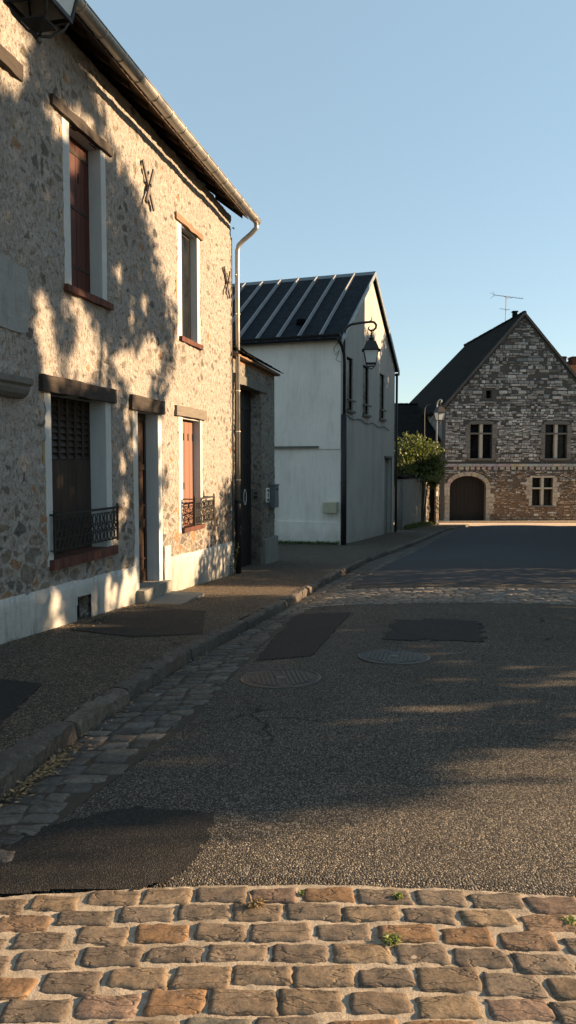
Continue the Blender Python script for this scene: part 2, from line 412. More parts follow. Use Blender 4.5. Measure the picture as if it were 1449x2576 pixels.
road_lip()
sheet('road', lambda y: gutx(y) - .04, lambda y: rightx(y), B1 - .1, B2_ + .35, 24, 6, G, 'coarse_asphalt')
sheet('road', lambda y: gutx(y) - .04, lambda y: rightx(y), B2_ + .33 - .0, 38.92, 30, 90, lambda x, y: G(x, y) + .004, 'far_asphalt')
sheet('road', lambda y: -2.6, lambda y: 5.5, -6, .3, 12, 20, lambda x, y: G(x, y) , 'coarse_asphalt')
sheet('road', lambda y: -60, lambda y: 90, 38.9, 44.9, 120, 8, lambda x, y: base(y) + .03, 'pale_gravel')
# pavement on the left and in front of the barn
sheet('pavement', lambda y: -14, lambda y: kerbx(y) - .10, -6, 39.0, 40, 150, SW, 'sidewalk_gravel')
sheet('pavement', lambda y: -14, lambda y: 60, 44.95, 75, 60, 12, lambda x, y: base(y) + .09, 'pale_gravel')
sheet('verge', lambda y: rightx(y) + .15, lambda y: rightx(y) + 30, -6, 38.9, 20, 60, lambda x, y: base(y) + .1, 'earth')
polysheet('pavement_patch', [(-2.25, 7.6), (-1.95, 9.5), (-1.0, 9.0), (-.85, 7.4), (-1.5, 7.2)], SW, 'patch_asphalt', .006)
polysheet('pavement_patch', [(-3.0, 4.2), (-2.6, 5.6), (-1.75, 5.3), (-1.62, 3.9), (-2.4, 3.6)], SW, 'patch_asphalt', .006)
polysheet('road_patch', [(-.30, 6.45), (.21, 6.62), (.79, 9.26), (.10, 9.29), (-.08, 8.0)], G, 'patch_asphalt', .006, .02, rag=.02)
polysheet('road_patch', [(.93, 7.35), (1.20, 8.5), (1.75, 8.62), (2.16, 8.43), (1.92, 7.22)], G, 'patch_asphalt', .006, .02, rag=.12)
polysheet('road_patch', [(-1.42, 2.46), (-1.2, 3.02), (-.95, 3.2), (-.69, 3.33), (-.33, 3.27), (-.33, 3.0), (-.44, 2.63), (-.7, 2.61), (-1.0, 2.57), (-1.2, 2.53)], G, 'patch_asphalt', .006, .015, rag=.05)

# ---------------------------------------------------------------- setts
def sett(m, cx, cy, lx, ly, zf, rng, col, nx=8, ny=5, hump=.006, rag=.006, depth=.03, ang=0., rr=.22, edge=.55):
    """one irregular stone: dished sides, worn rim, uneven top"""
    ca, sa = cos(ang), sin(ang); sd = rng.random() * 90
    jx = [rng.uniform(-1, 1) * rag for _ in range(4)]; jy = [rng.uniform(-1, 1) * rag for _ in range(4)]
    tx, ty = rng.uniform(-.02, .02), rng.uniform(-.03, .03)
    vs = []; fs = []
    for j in range(ny + 1):
        for i in range(nx + 1):
            u = i / nx * 2 - 1; v = j / ny * 2 - 1
            # push the lattice toward the rim
            u = math.copysign(abs(u) ** .75, u); v = math.copysign(abs(v) ** .8, v)
            k = 1 - .04 * (abs(u) * abs(v)) ** 5
            bx = u * lx / 2 * k; by = v * ly / 2 * k
            q = ((1 - u) * (1 - v) * jx[0] + (1 + u) * (1 - v) * jx[1] + (1 + u) * (1 + v) * jx[2] + (1 - u) * (1 + v) * jx[3]) / 2
            r = ((1 - u) * (1 - v) * jy[0] + (1 + u) * (1 - v) * jy[1] + (1 + u) * (1 + v) * jy[2] + (1 - u) * (1 + v) * jy[3]) / 2
            rim = max(abs(u), abs(v)); e = max(0, (rim - (1 - rr * .6)) / (rr * .6)) ** 2
            if rim > .99:
                bx += rag * 1.1 * nz(bx * 45, by * 45, sd); by += rag * 1.1 * nz(bx * 45, by * 45, sd + 9)
            x = bx + q; y = by + r
            X = cx + x * ca - y * sa; Y = cy + x * sa + y * ca
            z = zf(X, Y) + hump * (1 - .16 * rim ** 3) - e * hump * edge + tx * x + ty * y + .0045 * nz(X * 22, Y * 38, sd) * (hump / .006) ** .5
            vs.append((X, Y, z))
    W_ = nx + 1
    for j in range(ny):
        for i in range(nx): a = j * W_ + i; fs.append((a, a + 1, a + W_ + 1, a + W_))
    rimi = list(range(W_)) + [j * W_ + nx for j in range(1, ny + 1)] + [ny * W_ + i for i in range(nx - 1, -1, -1)] + [j * W_ for j in range(ny - 1, 0, -1)]
    o = len(vs)
    for k in rimi: p = vs[k]; vs.append((p[0], p[1], p[2] - depth))
    n = len(rimi)
    for k in range(n): fs.append((rimi[k], o + k, o + (k + 1) % n, rimi[(k + 1) % n]))
    m.add(vs, fs, col)
PAL = [(.175, .132, .09), (.20, .15, .098), (.165, .132, .098), (.215, .16, .10), (.148, .143, .115), (.20, .133, .085), (.235, .14, .072), (.188, .145, .102), (.15, .12, .09), (.205, .142, .105)]
rng = random.Random(4)
m = MB()
pitch_x, pitch_y = .191, .1145
rows = 24
def rowedge(x): return 2.63 - .036 * (x - .0) ** 2 * 2.4
for r in range(rows):
    off = (r % 2) * .5 * pitch_x + rng.uniform(-.03, .03)
    x = -2.2 + off
    while x < 2.6:
        lx = pitch_x - .012 + rng.uniform(-.014, .012); cx = x + lx / 2
        cy = rowedge(cx) - (r + .5) * pitch_y + rng.uniform(-.004, .004)
        ang = -.036 * 2.4 * 2 * cx * .9 + rng.uniform(-.025, .025)
        c = rng.choice(PAL); k = rng.uniform(.85, 1.2); c = tuple(min(.9, q * k) for q in c)
        if r < 13 and abs(cx) < 1.5: sett(m, cx, cy, lx, pitch_y - .012 + rng.uniform(-.007, .002), G, rng, c, 14, 8, .0115, .0048, rr=.14, edge=.5)
        else: sett(m, cx, cy, lx, pitch_y - .012, G, rng, c, 4, 3, .012, .006)
        x += lx + rng.uniform(.007, .016)
m.build('sett_paving', 'sett_stone', kind='structure', smooth=True, fix=False)
# the mortar between them: a lumpy bed
mm = MB(); vs = []; fs = []
xs0, xs1, st = -1.45, 1.6, .0125
NX = int((xs1 - xs0) / st); NY = int(1.75 / st)
for j in range(NY + 1):
    for i in range(NX + 1):
        x = xs0 + i * st; t = j / NY
        y = rowedge(x) + .012 - t * 1.75
        z = G(x, y) + .0035 + .005 * nz(x * 6, y * 8, 1.) + .0035 * nz(x * 28, y * 30, 5.) + .002 * nz(x * 75, y * 75, 2.)
        if x < -.6: z += .004 * min(1, (-.6 - x) * 2)
        vs.append((x, y, z))
for j in range(NY):
    for i in range(NX): a = j * (NX + 1) + i; fs.append((a + NX + 1, a + NX + 2, a + 1, a))
mm.add(vs, fs); mm.build('mortar_bed', 'sett_mortar', kind='structure', smooth=True, fix=False)
sheet('mortar_bed', lambda y: -2.6, lambda y: 5, .28, .93, 30, 8, lambda x, y: G(x, y) - .002, 'sett_mortar')
sheet('mortar_bed', lambda y: -2.6, lambda y: xs0 + .005, .92, 2.45, 10, 8, lambda x, y: G(x, y) - .002, 'sett_mortar')
sheet('mortar_bed', lambda y: xs1 - .005, lambda y: 5, .92, 2.45, 10, 8, lambda x, y: G(x, y) - .002, 'sett_mortar')
# gutter of laid stones beside the kerb
m = MB(); GP = [(.12, .118, .108), (.15, .145, .13), (.10, .10, .095), (.17, .155, .13), (.13, .12, .10), (.09, .09, .085)]
y = 2.7
while y < 38.7:
    far = y > 14
    ly = rng.uniform(.10, .15) if not far else .17
    k = kerbx(y); g = gutx(y); wd = g - k
    dx = kerbx(y + .3) - kerbx(y - .3); ang = -atan2(dx, .6)
    n = max(2, int(round(wd / .2))); x = k + .005
    for i in range(n):
        lx = wd / n * rng.uniform(.86, 1.14) if i < n - 1 else g - x + rng.uniform(-.05, .03)
        if lx < .06: continue
        c = rng.choice(GP); q = rng.uniform(.7, 1.15)
        if y > 9.4 and y < 12.4: c = (.21, .185, .145)
        sett(m, x + lx / 2, y + ly / 2 + (x - k) * dx / .6 * -.9 + (x - k) * .1, lx - .012, ly - .012, G, rng, tuple(v * q for v in c), 6 if not far else 3, 4 if not far else 2, .011, .010, .03, ang)
        x += lx
    y += ly
m.build('gutter_paving', 'gutter_stone', kind='structure', smooth=True, fix=False)
sheet('gutter_bed', lambda y: kerbx(y) - .12, lambda y: gutx(y) + .02, 2.6, 38.9, 4, 160, lambda x, y: G(x, y) + .001, 'dark_joint')
# raised band of setts across the street
m = MB(); r = 0; y = B0
while y < B1 - .05:
    x = gutx(y) - .1 + (r % 2) * .09
    while x < rightx(y):
        lx = rng.uniform(.15, .21); c = rng.choice([(.21, .195, .17), (.26, .235, .20), (.17, .165, .15), (.29, .25, .20)])
        q = rng.uniform(.8, 1.2)
        sett(m, x + lx / 2, y + .055 + .02 * nz(x * .5, y), lx - .014, .094, G, rng, tuple(v * q for v in c), 4, 3, .012, .006, .03)
        x += lx
    y += .108; r += 1
m.build('sett_paving', 'gutter_stone', kind='structure', smooth=True, fix=False)
sheet('mortar_bed', lambda y: gutx(y) - .06, lambda y: rightx(y), B0, B1, 24, 24, lambda x, y: G(x, y) + .002, 'dark_joint')
# kerb stones
m = MB(); y = 1.2
while y < 39:
    L = rng.uniform(.55, 1.05) if y < 9 else rng.uniform(.7, 1.1)
    if 9 < y < 12.5: L = rng.uniform(.25, .5)
    n = max(3, int(L / .07)) if y < 14 else 3; wd = rng.uniform(.13, .17); sd = rng.random() * 50; lift = rng.uniform(-.008, .012)
    c = rng.choice([(.12, .108, .09), (.10, .09, .078), (.15, .13, .105), (.085, .08, .07)]); push = rng.uniform(-.012, .012)
    vs = []; fs = []
    prof = [(.0, -.12), (.0, -.02), (-.012, .0), (-.05, .006), (-.10, .006), (-wd, -.002), (-wd, -.1)]
    P_ = len(prof)
    for i in range(n + 1):
        yy = y + .008 + (L - .016) * i / n; k = kerbx(yy) + push
        for pj, (px, pz) in enumerate(prof):
            e = .012 if i in (0, n) and 1 <= pj <= 4 else 0
            vs.append((k + px + .024 * nz(yy * 8, pj * 2.1, sd) - (.01 if e else 0), yy, base(yy) + SWH + .004 + lift + pz - e + .019 * nz(yy * 9, pj * 1.7, sd + 4) - .006))
    for i in range(n):
        for j in range(P_ - 1): a = i * P_ + j; fs.append((a, a + 1, a + P_ + 1, a + P_))
    fs += [tuple(range(P_ - 1, -1, -1)), tuple(n * P_ + j for j in range(P_))]
    m.add(vs, fs, c); y += L
m.build('kerb', 'gutter_stone', kind='structure')
m = MB(); y = -3
while y < 38:
    for L in (1.0,):
        vs = []
        for yy in (y + .01, y + L - .01):
            k = rightx(yy)
            vs += [(k, yy, base(yy) - .1), (k, yy, base(yy) + .115), (k + .16, yy, base(yy) + .115), (k + .16, yy, base(yy) - .1)]
        m.add(vs, [(0, 1, 2, 3), (7, 6, 5, 4), (0, 4, 5, 1), (1, 5, 6, 2), (2, 6, 7, 3)], (.22, .20, .17))
    y += 1
m.build('kerb', 'gutter_stone', kind='structure')

# ---------------------------------------------------------------- wall helpers (local frame: x along the wall, -y toward the viewer, z up)
def wall_core(m, u0, u1, z0, z1, opens, y0, y1, top=None):
    us = sorted({u0, u1, *[v for o in opens for v in (o[0], o[1])]}); zs = sorted({z0, z1, *[v for o in opens for v in (o[2], o[3])]})
    for a, b in zip(us, us[1:]):
        for c, d in zip(zs, zs[1:]):
            if not any(o[0] - 1e-6 <= (a + b) / 2 <= o[1] and o[2] <= (c + d) / 2 <= o[3] for o in opens): m.box(a, b, y0, y1, c, d)
def relief(m, u0, u1, z0, z1, opens, step, amp, lip=.03, seed=0., clip=None):
    """the rough face itself, displaced; its edges fold back into the core"""
    def lines(a, b, marks):
        L = list(marks); x = a
        while x <= b + 1e-6:
            if all(abs(x - q) > step * .45 for q in marks): L.append(x)
            x += step
        return sorted(set(q for q in L if a - 1e-6 <= q <= b + 1e-6))
    U = lines(u0, u1, {u0, u1, *[v for o in opens for v in (o[0], o[1])]}); Z = lines(z0, z1, {z0, z1, *[v for o in opens for v in (o[2], o[3])]})
    idx = {}; vs = []; fs = []; edges = {}
    def V(i, j):
        if (i, j) not in idx:
            u, z = U[i], Z[j]
            dd = noise.voronoi(Vector((u * 5.2, seed, z * 7.4)))[0]; st = min(1, (dd[1] - dd[0]) * 2.2)
            f = amp * (.55 * st + .9 * nz(u * 2.3, z * 2.3, seed) + .5 * nz(u * 13, z * 11, seed) + .35 * nz(u * 31, z * 27, seed))
            idx[(i, j)] = len(vs); vs.append((u, -f, z))
        return idx[(i, j)]
    for i in range(len(U) - 1):
        for j in range(len(Z) - 1):
            uc, zc = (U[i] + U[i + 1]) / 2, (Z[j] + Z[j + 1]) / 2
            if any(o[0] < uc < o[1] and o[2] < zc < o[3] for o in opens): continue
            if clip and not clip(uc, zc): continue
            q = (V(i, j), V(i + 1, j), V(i + 1, j + 1), V(i, j + 1)); fs.append(q)
            for a, b in zip(q, q[1:] + q[:1]):
                if (b, a) in edges: del edges[(b, a)]
                else: edges[(a, b)] = 1
    bk = {}
    def B(i):
        if i not in bk: bk[i] = len(vs); vs.append((vs[i][0], lip, vs[i][2]))
        return bk[i]
    for a, b in edges: fs.append((b, a, B(a), B(b)))
    m.add(vs, fs)
def wavy_strip(m, u, z0, z1, wd, y, side=1, seed=0., n=40):
    """thin ochre strip with a wavy outer edge, painting in the recess shadow"""
    vs = []; fs = []
    for i in range(n + 1):
        z = z0 + (z1 - z0) * i / n; o = wd * (1 + .5 * nz(z * 3, seed) + .3 * nz(z * 9, seed + 3))
        vs += [(u, y, z), (u - side * o, y, z), (u - side * o, .02, z), (u, .02, z)]
    for i in range(n):
        a = i * 4
        for k in range(4): fs.append((a + k, a + (k + 1) % 4, a + 4 + (k + 1) % 4, a + 4 + k))
    fs += [(3, 2, 1, 0), (n * 4, n * 4 + 1, n * 4 + 2, n * 4 + 3)]
    m.add(vs, fs)
def beam(m, u0, u1, z0, z1, y0, y1, seed, rough=.008, n=16):
    prof = [(y0, z0), (y0, z1), (y1, z1), (y1, z0)]; vs = []; fs = []
    for i in range(n + 1):
        u = u0 + (u1 - u0) * i / n
        for k, (y, z) in enumerate(prof):
            vs.append((u + (rough * 1.2 * nz(k * 3.1, seed) if i in (0, n) else 0), y + rough * nz(u * 5, k * 2., seed), z + rough * 1.3 * nz(u * 4, k * 2.7, seed + 5)))
    for i in range(n):
        for k in range(4): a = i * 4; fs.append((a + k, a + (k + 1) % 4, a + 4 + (k + 1) % 4, a + 4 + k))
    fs += [(3, 2, 1, 0), tuple(n * 4 + k for k in range(4))]
    m.add(vs, fs)
def rail(parent, u0, u1, z0, z1, proj, mat, cells, name='balcony_rail'):
    m = MB(); y = -proj; r = .009
    m.box(u0 - .012, u1 + .012, y - .016, y + .016, z1 - .012, z1 + .012); m.box(u0, u1, y - .007, y + .007, z0, z0 + .014)
    m.box(u0, u1, y - .006, y + .006, z1 - .052, z1 - .042)
    for u in (u0, u1):
        m.box(u - .011, u + .011, y - .011, y + .011, z0 - .02, z1 + .02)
        m.box(u - .008, u + .008, y, .02, z1 - .01, z1 + .008); m.box(u - .007, u + .007, y, .02, z0 + .002, z0 + .014)
        m.lathe([(.003, .0), (.018, .012), (.012, .028), (.002, .036)], (u, y, z1 + .02), 8)
    def ring(cx, cz, rx, rz, yy, ax='x', rr=.0065):
        pts = [(cx + rx * cos(t * pi / 7), yy, cz + rz * sin(t * pi / 7)) for t in range(15)] if ax == 'x' else [(u_fix, cx + rx * cos(t * pi / 7), cz + rz * sin(t * pi / 7)) for t in range(15)]
        m.tube(pts, rr, 5, cap=False)
    H = z1 - z0; c = (u1 - u0) / cells; zt, zb = z1 - .05 - H * .15, z0 + .012 + H * .15
    for i in range(cells):
        a = u0 + c * i; b = a + c; mid = (a + b) / 2
        for zc in (zt, zb):
            ring(a + c * .27, zc, c * .2, H * .145, y); ring(a + c * .73, zc, c * .2, H * .145, y)
            m.lathe([(.002, -.014), (.013, 0), (.002, .014)], (mid, y, zc), 6)
        za, zz = zb + H * .15, zt - H * .15
        m.bar((a + .01, y, za), (mid, y, zz), .016, .008); m.bar((mid, y, zz), (b - .01, y, za), .016, .008)
        m.bar((a + .01, y, zz), (mid, y, za), .012, .006); m.bar((mid, y, za), (b - .01, y, zz), .012, .006)
        m.box(a, b, y - .004, y + .004, za - .006, za + .004); m.box(a, b, y - .004, y + .004, zz - .004, zz + .006)
    if proj > .1:
        for u_fix in (u0, u1):
            for zc in (zt, zb): ring(-proj * .7, zc, proj * .2, H * .145, 0, 'y'); ring(-proj * .27, zc, proj * .2, H * .145, 0, 'y')
            m.bar((u_fix, -proj, zb + .06), (u_fix, 0, zt - .06), .014, .008, (1, 0, 0)); m.bar((u_fix, -proj, zt - .06), (u_fix, 0, zb + .06), .014, .008, (1, 0, 0))
    return m.build(name, mat, parent)
def lantern(parent, z0=0.):
    """four-sided street lantern; local z 0 = bottom of the glass frame"""
    b, t, h = .175, .26, .46; fr = MB()
    for sx, sy in ((-1, -1), (1, -1), (1, 1), (-1, 1)):
        fr.bar((sx * b, sy * b, 0), (sx * t, sy * t, h), .026, .026, (0, 1, 0))
        fr.tube([(sx * b * .95, sy * b * .95, 0), (sx * b * .8, sy * b * .8, -.08), (sx * b * .35, sy * b * .35, -.17), (0, 0, -.19)], .011, 6)
    for q, hh, zz in ((b, .018, 0), (t, .016, h)):
        for s_ in (-1, 1):
            fr.box(-q - .014, q + .014, s_ * q - .014, s_ * q + .014, zz - hh, zz + hh); fr.box(s_ * q - .013, s_ * q + .013, -q + .012, q - .012, zz - hh + .001, zz + hh - .001)
    fr.box(-b * .55, b * .55, -b * .55, b * .55, -.105, -.088)
    fr.build('lantern_frame', 'cast_iron', parent)
    MB().lathe([(.004, -.06), (.020, -.045), (.024, -.03), (.012, -.01), (.008, .01)], (0, 0, -.19), 10).build('finial', 'worn_iron', parent, smooth=True)
    g = MB(); e = .010
    for k in range(4):
        c, s_ = round(cos(k * pi / 2)), round(sin(k * pi / 2)); rot = lambda x, y: (x * c - y * s_, x * s_ + y * c)
        q = [(-b + .012, -b, .012), (b - .012, -b, .012), (t - .012, -t, h - .012), (-t + .012, -t, h - .012)]
        g.add([(*rot(x, y), z) for x, y, z in q] + [(*rot(x, y + .004), z) for x, y, z in q], [(0, 1, 2, 3), (7, 6, 5, 4), (0, 4, 5, 1), (1, 5, 6, 2), (2, 6, 7, 3), (3, 7, 4, 0)])
    g.build('glass_panes', 'frosted_glass', parent)
    r = MB()
    ring = lambda q, z: [(-q, -q, z), (q, -q, z), (q, q, z), (-q, q, z)]
    vs = ring(t + .075, h + .0) + ring(t + .015, h + .035) + ring(.17, h + .30) + ring(.145, h + .305) + ring(.05, h + .40) + ring(.04, h + .43)
    fs = [(3, 2, 1, 0)] + [(i * 4 + k, i * 4 + (k + 1) % 4, i * 4 + 4 + (k + 1) % 4, i * 4 + 4 + k) for i in range(5) for k in range(4)] + [(20, 21, 22, 23)]
    r.add(vs, fs)
    for sx, sy in ((-1, -1), (1, -1), (1, 1), (-1, 1)): r.lathe([(.018, 0), (.02, .02), (.004, .05)], (sx * .165, sy * .165, h + .29), 6)
    r.lathe([(.09, 0), (.11, .02), (.05, .05), (.035, .09), (.07, .11), (.03, .14), (.022, .22), (.018, .30)], (0, 0, h + .41), 12)
    r.build('lantern_roof', 'cast_iron', parent)

# ---------------------------------------------------------------- stone house on the left
WN = hypot(.2226, 1); DX, DY = .2226 / WN, 1 / WN; RZ = atan2(DY, DX)
def HW(u, w_, z=0): return Vector((-4.17 + DX * u + DY * w_, DY * u - DX * w_, z))
HO = HW(10, 0, 0)
house = root('stone_house', HO, RZ, 'long two-storey house of rough pale stone with brown shutters and deep eaves', 'house')
U = lambda u: u - 10
u0, u1, ztop = U(1.5), U(14.40), 6.02
opens = [('UL', 8.46, 9.20, 3.41, 5.13), ('UR', 11.82, 12.53, 3.42, 5.08), ('LL', 7.98, 9.23, .50, 2.24), ('DR', 10.14, 10.84, -.14, 2.20), ('LR', 11.80, 12.62, .52, 2.20)]
OP = [(U(a), U(b), c, d) for _, a, b, c, d in opens] + [(U(8.41), U(8.74), -.6, .0)]
SUR = [(8.32, 9.32, 3.36, 5.16), (11.64, 12.66, 3.36, 5.12), (7.86, 9.37, .45, 2.26), (10.00, 10.97, -.8, 2.22), (11.64, 12.72, .46, 2.22)]
SUR = [(U(a), U(b), c, d) for a, b, c, d in SUR]
m = MB(); wall_core(m, u0, u1, -.9, ztop, OP, .02, .40)
PL = lambda u: .26 - .03 * (u + 3) * .9 + .015 * nz(u * 2)           # top of the rendered plinth
relief(m, u0, u1, .0, ztop, SUR, .026, .020, clip=lambda u, z: z > PL(u) - .03)
wallo = m.build('wall', 'rubble_render', house, fix=False, smooth=True)
m = MB(); m.box(u0, u1 - .001, 7.0, 7.4, -.9, ztop); m.box(u0, u0 + .35, .41, 6.99, -.9, ztop); m.box(u1 - .36, u1 - .002, .41, 6.99, -.9, ztop)
m.prism([(.02, ztop), (7.4, ztop), (3.7, 8.72)], u1 - .36, u1 - .003, 'x'); m.prism([(.02, ztop), (7.4, ztop), (3.7, 8.72)], u0, u0 + .36, 'x')
m.build('wall', 'rubble_render', house)
# plinth
def plinth_relief():
    m = MB(); st = .04; n = int((u1 - u0) / st); k = 12; vs = []; fs = []
    U_ = sorted(set([u0 + i * (u1 - u0) / n for i in range(n + 1)] + [U(8.41), U(8.74), U(10.0), U(10.97)]))
    for i, u in enumerate(U_):
        for j in range(k + 1):
            zt = PL(u) + .012 * nz(u * 7, 2.); z = -.85 + (zt + .85) * j / k
            o = .028 + .006 * nz(u * 3, z * 3) + .004 * nz(u * 14, z * 14) - (.010 if j == k else 0)
            vs.append((u, -o, z))
        vs.append((u, .02, zt + .004))
    K = k + 2
    for i in range(len(U_) - 1):
        uc = (U_[i] + U_[i + 1]) / 2
        for j in range(k + 1):
            zc = -.85 + (PL(uc) + .85) * (j + .5) / k
            if U(8.41) < uc < U(8.74) and zc < -.0: continue
            if U(10.0) < uc < U(10.97): continue
            a = i * K + j; fs.append((a, a + K, a + K + 1, a + 1))
    m.add(vs, fs); return m.build('plinth', 'plinth_render', house, smooth=True, fix=False)
plinth_relief()
MB().box(U(8.41), U(8.74), .12, .39, -.6, .0).build('cellar_vent', 'dark_void', house)
# windows: surround with reveals, then the leaf behind
DEP = dict(UL=.15, UR=.09, LL=.20, DR=.20, LR=.115)
def surround(parent, o, s, dep, bottom=True, seed=0.):
    a, b, c, d = o; A, B, C_, D_ = s; m = MB(); y0 = -.004; t = .003
    m.box(A, a + .005, y0, dep + .1, C_, D_); m.box(b - .005, B, y0, dep + .1, C_, D_)
    m.box(a + .005, b - .005, y0 + .02, dep + .1, d - .004, D_ + .02)
    m.build('plaster_surround', 'plaster_surround', parent)
def part_window(key, kind):
    i = [o[0] for o in opens].index(key); o = OP[i]; s = SUR[i]; dep = DEP[key]; a, b, c, d = o
    w_ = bpy.data.objects.new('window' if key != 'DR' else 'entrance', None); COL.objects.link(w_); w_.parent = house
    surround(w_, o, s, dep)
    m = MB(); wavy_strip(m, s[0], s[2], s[3] - .02, .035, -.002, 1, i * 3.3); m.build('recess_shadow_strip', 'recess_shadow_ochre', w_)  # ochre strips stand in for the shadow in the recess beside the surround
    m = MB(); wavy_strip(m, s[1], s[2], s[3] - .02, .02, -.002, -1, i * 3.3 + 1); m.build('recess_shadow_strip', 'recess_shadow_ochre', w_)
    return w_, a, b, c, d, dep
def shutter(w_, a, b, c, d, dep, mat, planks, slots=(), louvre=None, name='shutter'):
    m = MB(); n = planks; pw = (b - a) / n
    for k in range(n):
        x0 = a + k * pw + .003; x1 = a + (k + 1) * pw - .003
        if louvre is None: m.box(x0, x1, dep + .002 * (k % 2), dep + .03, c, d)
        else:
            z0 = louvre
            m.box(x0, x1, dep, dep + .03, c, z0)
            m.box(x0, x0 + .022, dep, dep + .03, z0, d); m.box(x1 - .022, x1, dep, dep + .03, z0, d)
            z = z0
            while z < d - .02:
                m.add([(x0 + .022, dep + .004, z + .008), (x1 - .022, dep + .004, z + .008), (x1 - .022, dep + .03, z + .062), (x0 + .022, dep + .03, z + .062), (x0 + .022, dep + .010, z + .006), (x1 - .022, dep + .010, z + .006), (x1 - .022, dep + .036, z + .060), (x0 + .022, dep + .036, z + .060)],
                      [(0, 1, 2, 3), (7, 6, 5, 4), (0, 4, 5, 1), (1, 5, 6, 2), (2, 6, 7, 3), (3, 7, 4, 0)]); z += .072
    m.box(a, b, dep + .034, dep + .05, c, d)
    sh = m.build(name, mat, w_)
    for k, z in slots: x = a + (k + .5) * pw; MB().box(x - .016, x + .016, dep - .004, dep + .004, z - .055, z + .055).build('shutter_slot', 'dark_void', sh)
    return sh
# upper left
w_, a, b, c, d, dep = part_window('UL', 0)
sh = shutter(w_, a, b, c, d, dep, 'red_paint', 7, [(4, 4.72), (2, 4.72)])
for z in (3.7, 4.35, 4.95): MB().box(a + .02, b - .02, dep - .006, dep + .001, z, z + .035).build('strap_hinge', 'old_beam', sh)
m = MB(); beam(m, U(8.07), U(9.44), 5.13, 5.235, -.045, .05, 2.2, .014); m.build('lintel', 'old_beam', w_)
m = MB(); beam(m, U(8.30), U(9.38), 3.33, 3.405, -.055, .16, 3.1, .008); m.build('sill', 'sill_brick', w_)
# upper right: dark glazed sash
w_, a, b, c, d, dep = part_window('UR', 0)
m = MB(); m.box(a, a + .26, dep, dep + .05, c, d - .12); m.build('window_frame', 'garden_render', w_)
m = MB(); m.box(b - .06, b, dep + .02, dep + .05, c, d); m.box(a + .27, b - .06, dep + .021, dep + .05, c, c + .06); m.box(a + .27, b - .06, dep + .02, dep + .05, d - .05, d); m.build('window_frame', 'dark_paint', w_)
MB().box(a + .04, b - .04, dep + .025, dep + .032, c + .04, d - .04).build('pane', 'dark_glass', w_)
m = MB(); beam(m, U(11.55), U(12.74), 5.09, 5.18, -.04, .05, 4.4, .010); m.build('lintel', 'brown_beam', w_)
m = MB(); beam(m, U(11.70), U(12.68), 3.345, 3.415, -.05, .12, 5.1, .006); m.build('sill', 'sill_brick', w_)
# lower left: wide louvred shutters with iron rail
w_, a, b, c, d, dep = part_window('LL', 0)
shutter(w_, a, b, c, d, dep, 'dark_paint', 7, (), 1.55)
m = MB(); beam(m, U(7.77), U(9.45), 2.235, 2.40, -.05, .1, 6.2, .010); m.build('lintel', 'old_beam', w_)
m = MB(); beam(m, U(7.90), U(9.40), .41, .515, -.06, .24, 7.1, .006); m.build('sill', 'sill_brick', w_)
rail(w_, U(7.92), U(9.40), .60, .98, .055, 'cast_iron', 8)
# lower right: closed brown shutters
w_, a, b, c, d, dep = part_window('LR', 0)
shutter(w_, a, b, c, d - .03, dep, 'brown_paint', 8, [(0, 1.93), (2, 1.93), (3, 1.93), (0, 1.16), (2, 1.16), (3, 1.16), (5, 1.93), (7, 1.93)])
m = MB(); beam(m, U(11.47), U(12.84), 2.225, 2.375, -.05, .06, 8.2, .008); m.build('lintel', 'pale_beam', w_)
m = MB(); beam(m, U(11.74), U(12.68), .455, .525, -.05, .14, 9.1, .005); m.build('sill', 'sill_brick', w_)
rail(w_, U(11.80), U(12.74), .58, .97, .19, 'cast_iron', 6)
# front door
w_, a, b, c, d, dep = part_window('DR', 0)
m = MB(); m.box(a, b, dep, dep + .05, c, d)
m.box(a, a + .06, dep - .02, dep - .001, c, d); m.box(b - .06, b, dep - .02, dep - .001, c, d)
for z0, z1 in ((c, c + .14), (.62, .74), (1.42, 1.5), (2.1, d)): m.box(a + .06, b - .06, dep - .019, dep - .001, z0, z1)
for z0, z1 in ((c + .19, .57), (.79, 1.37), (1.55, 2.05)):
    m.box(a + .10, b - .10, dep - .012, dep - .001, z0, z1); m.box(a + .13, b - .13, dep - .022, dep - .013, z0 + .03, z1 - .03)
dr = m.build('door', 'door_wood', w_, bevel=.003)
for z in (.02, .18, .92): MB().box(a + .08, b - .10, dep - .034, dep - .024, z, z + .018).build('moulding', 'door_wood', dr)
m = MB(); m.lathe([(.02, 0), (.02, .05)], (a + .12, dep - .06, .95), 8); m.build('door_handle', 'worn_iron', dr)
m = MB(); beam(m, U(9.89), U(10.99), 2.20, 2.385, -.05, .08, 1.2, .008); m.build('lintel', 'old_beam', w_)
m = MB(); beam(m, U(9.99), U(10.97), -.42, -.145, -.14, .35, 1.9, .010); m.build('door_step', 'step_stone', w_)
slab = MB(); beam(slab, U(9.80), U(10.95), -.46, -.30, -.62, -.15, 2.9, .016)
slab.build('door_step', 'step_stone', w_)
# wall anchors
def anchor(u, z, hw, hh, s=1):
    m = MB(); m.bar((U(u - hw), -.035, z + hh), (U(u + hw), -.045, z - hh), .05, .025); m.bar((U(u + hw * .8), -.06, z + hh * .9), (U(u - hw * .8), -.06, z - hh * .95), .05, .025)
    m.tube([(U(u), -.09, z), (U(u), .02, z)], .022, 8); m.build('wall_anchor', 'rust_iron', house)
anchor(10.51, 5.18, .17, .27); anchor(14.03, 4.73, .16, .24)
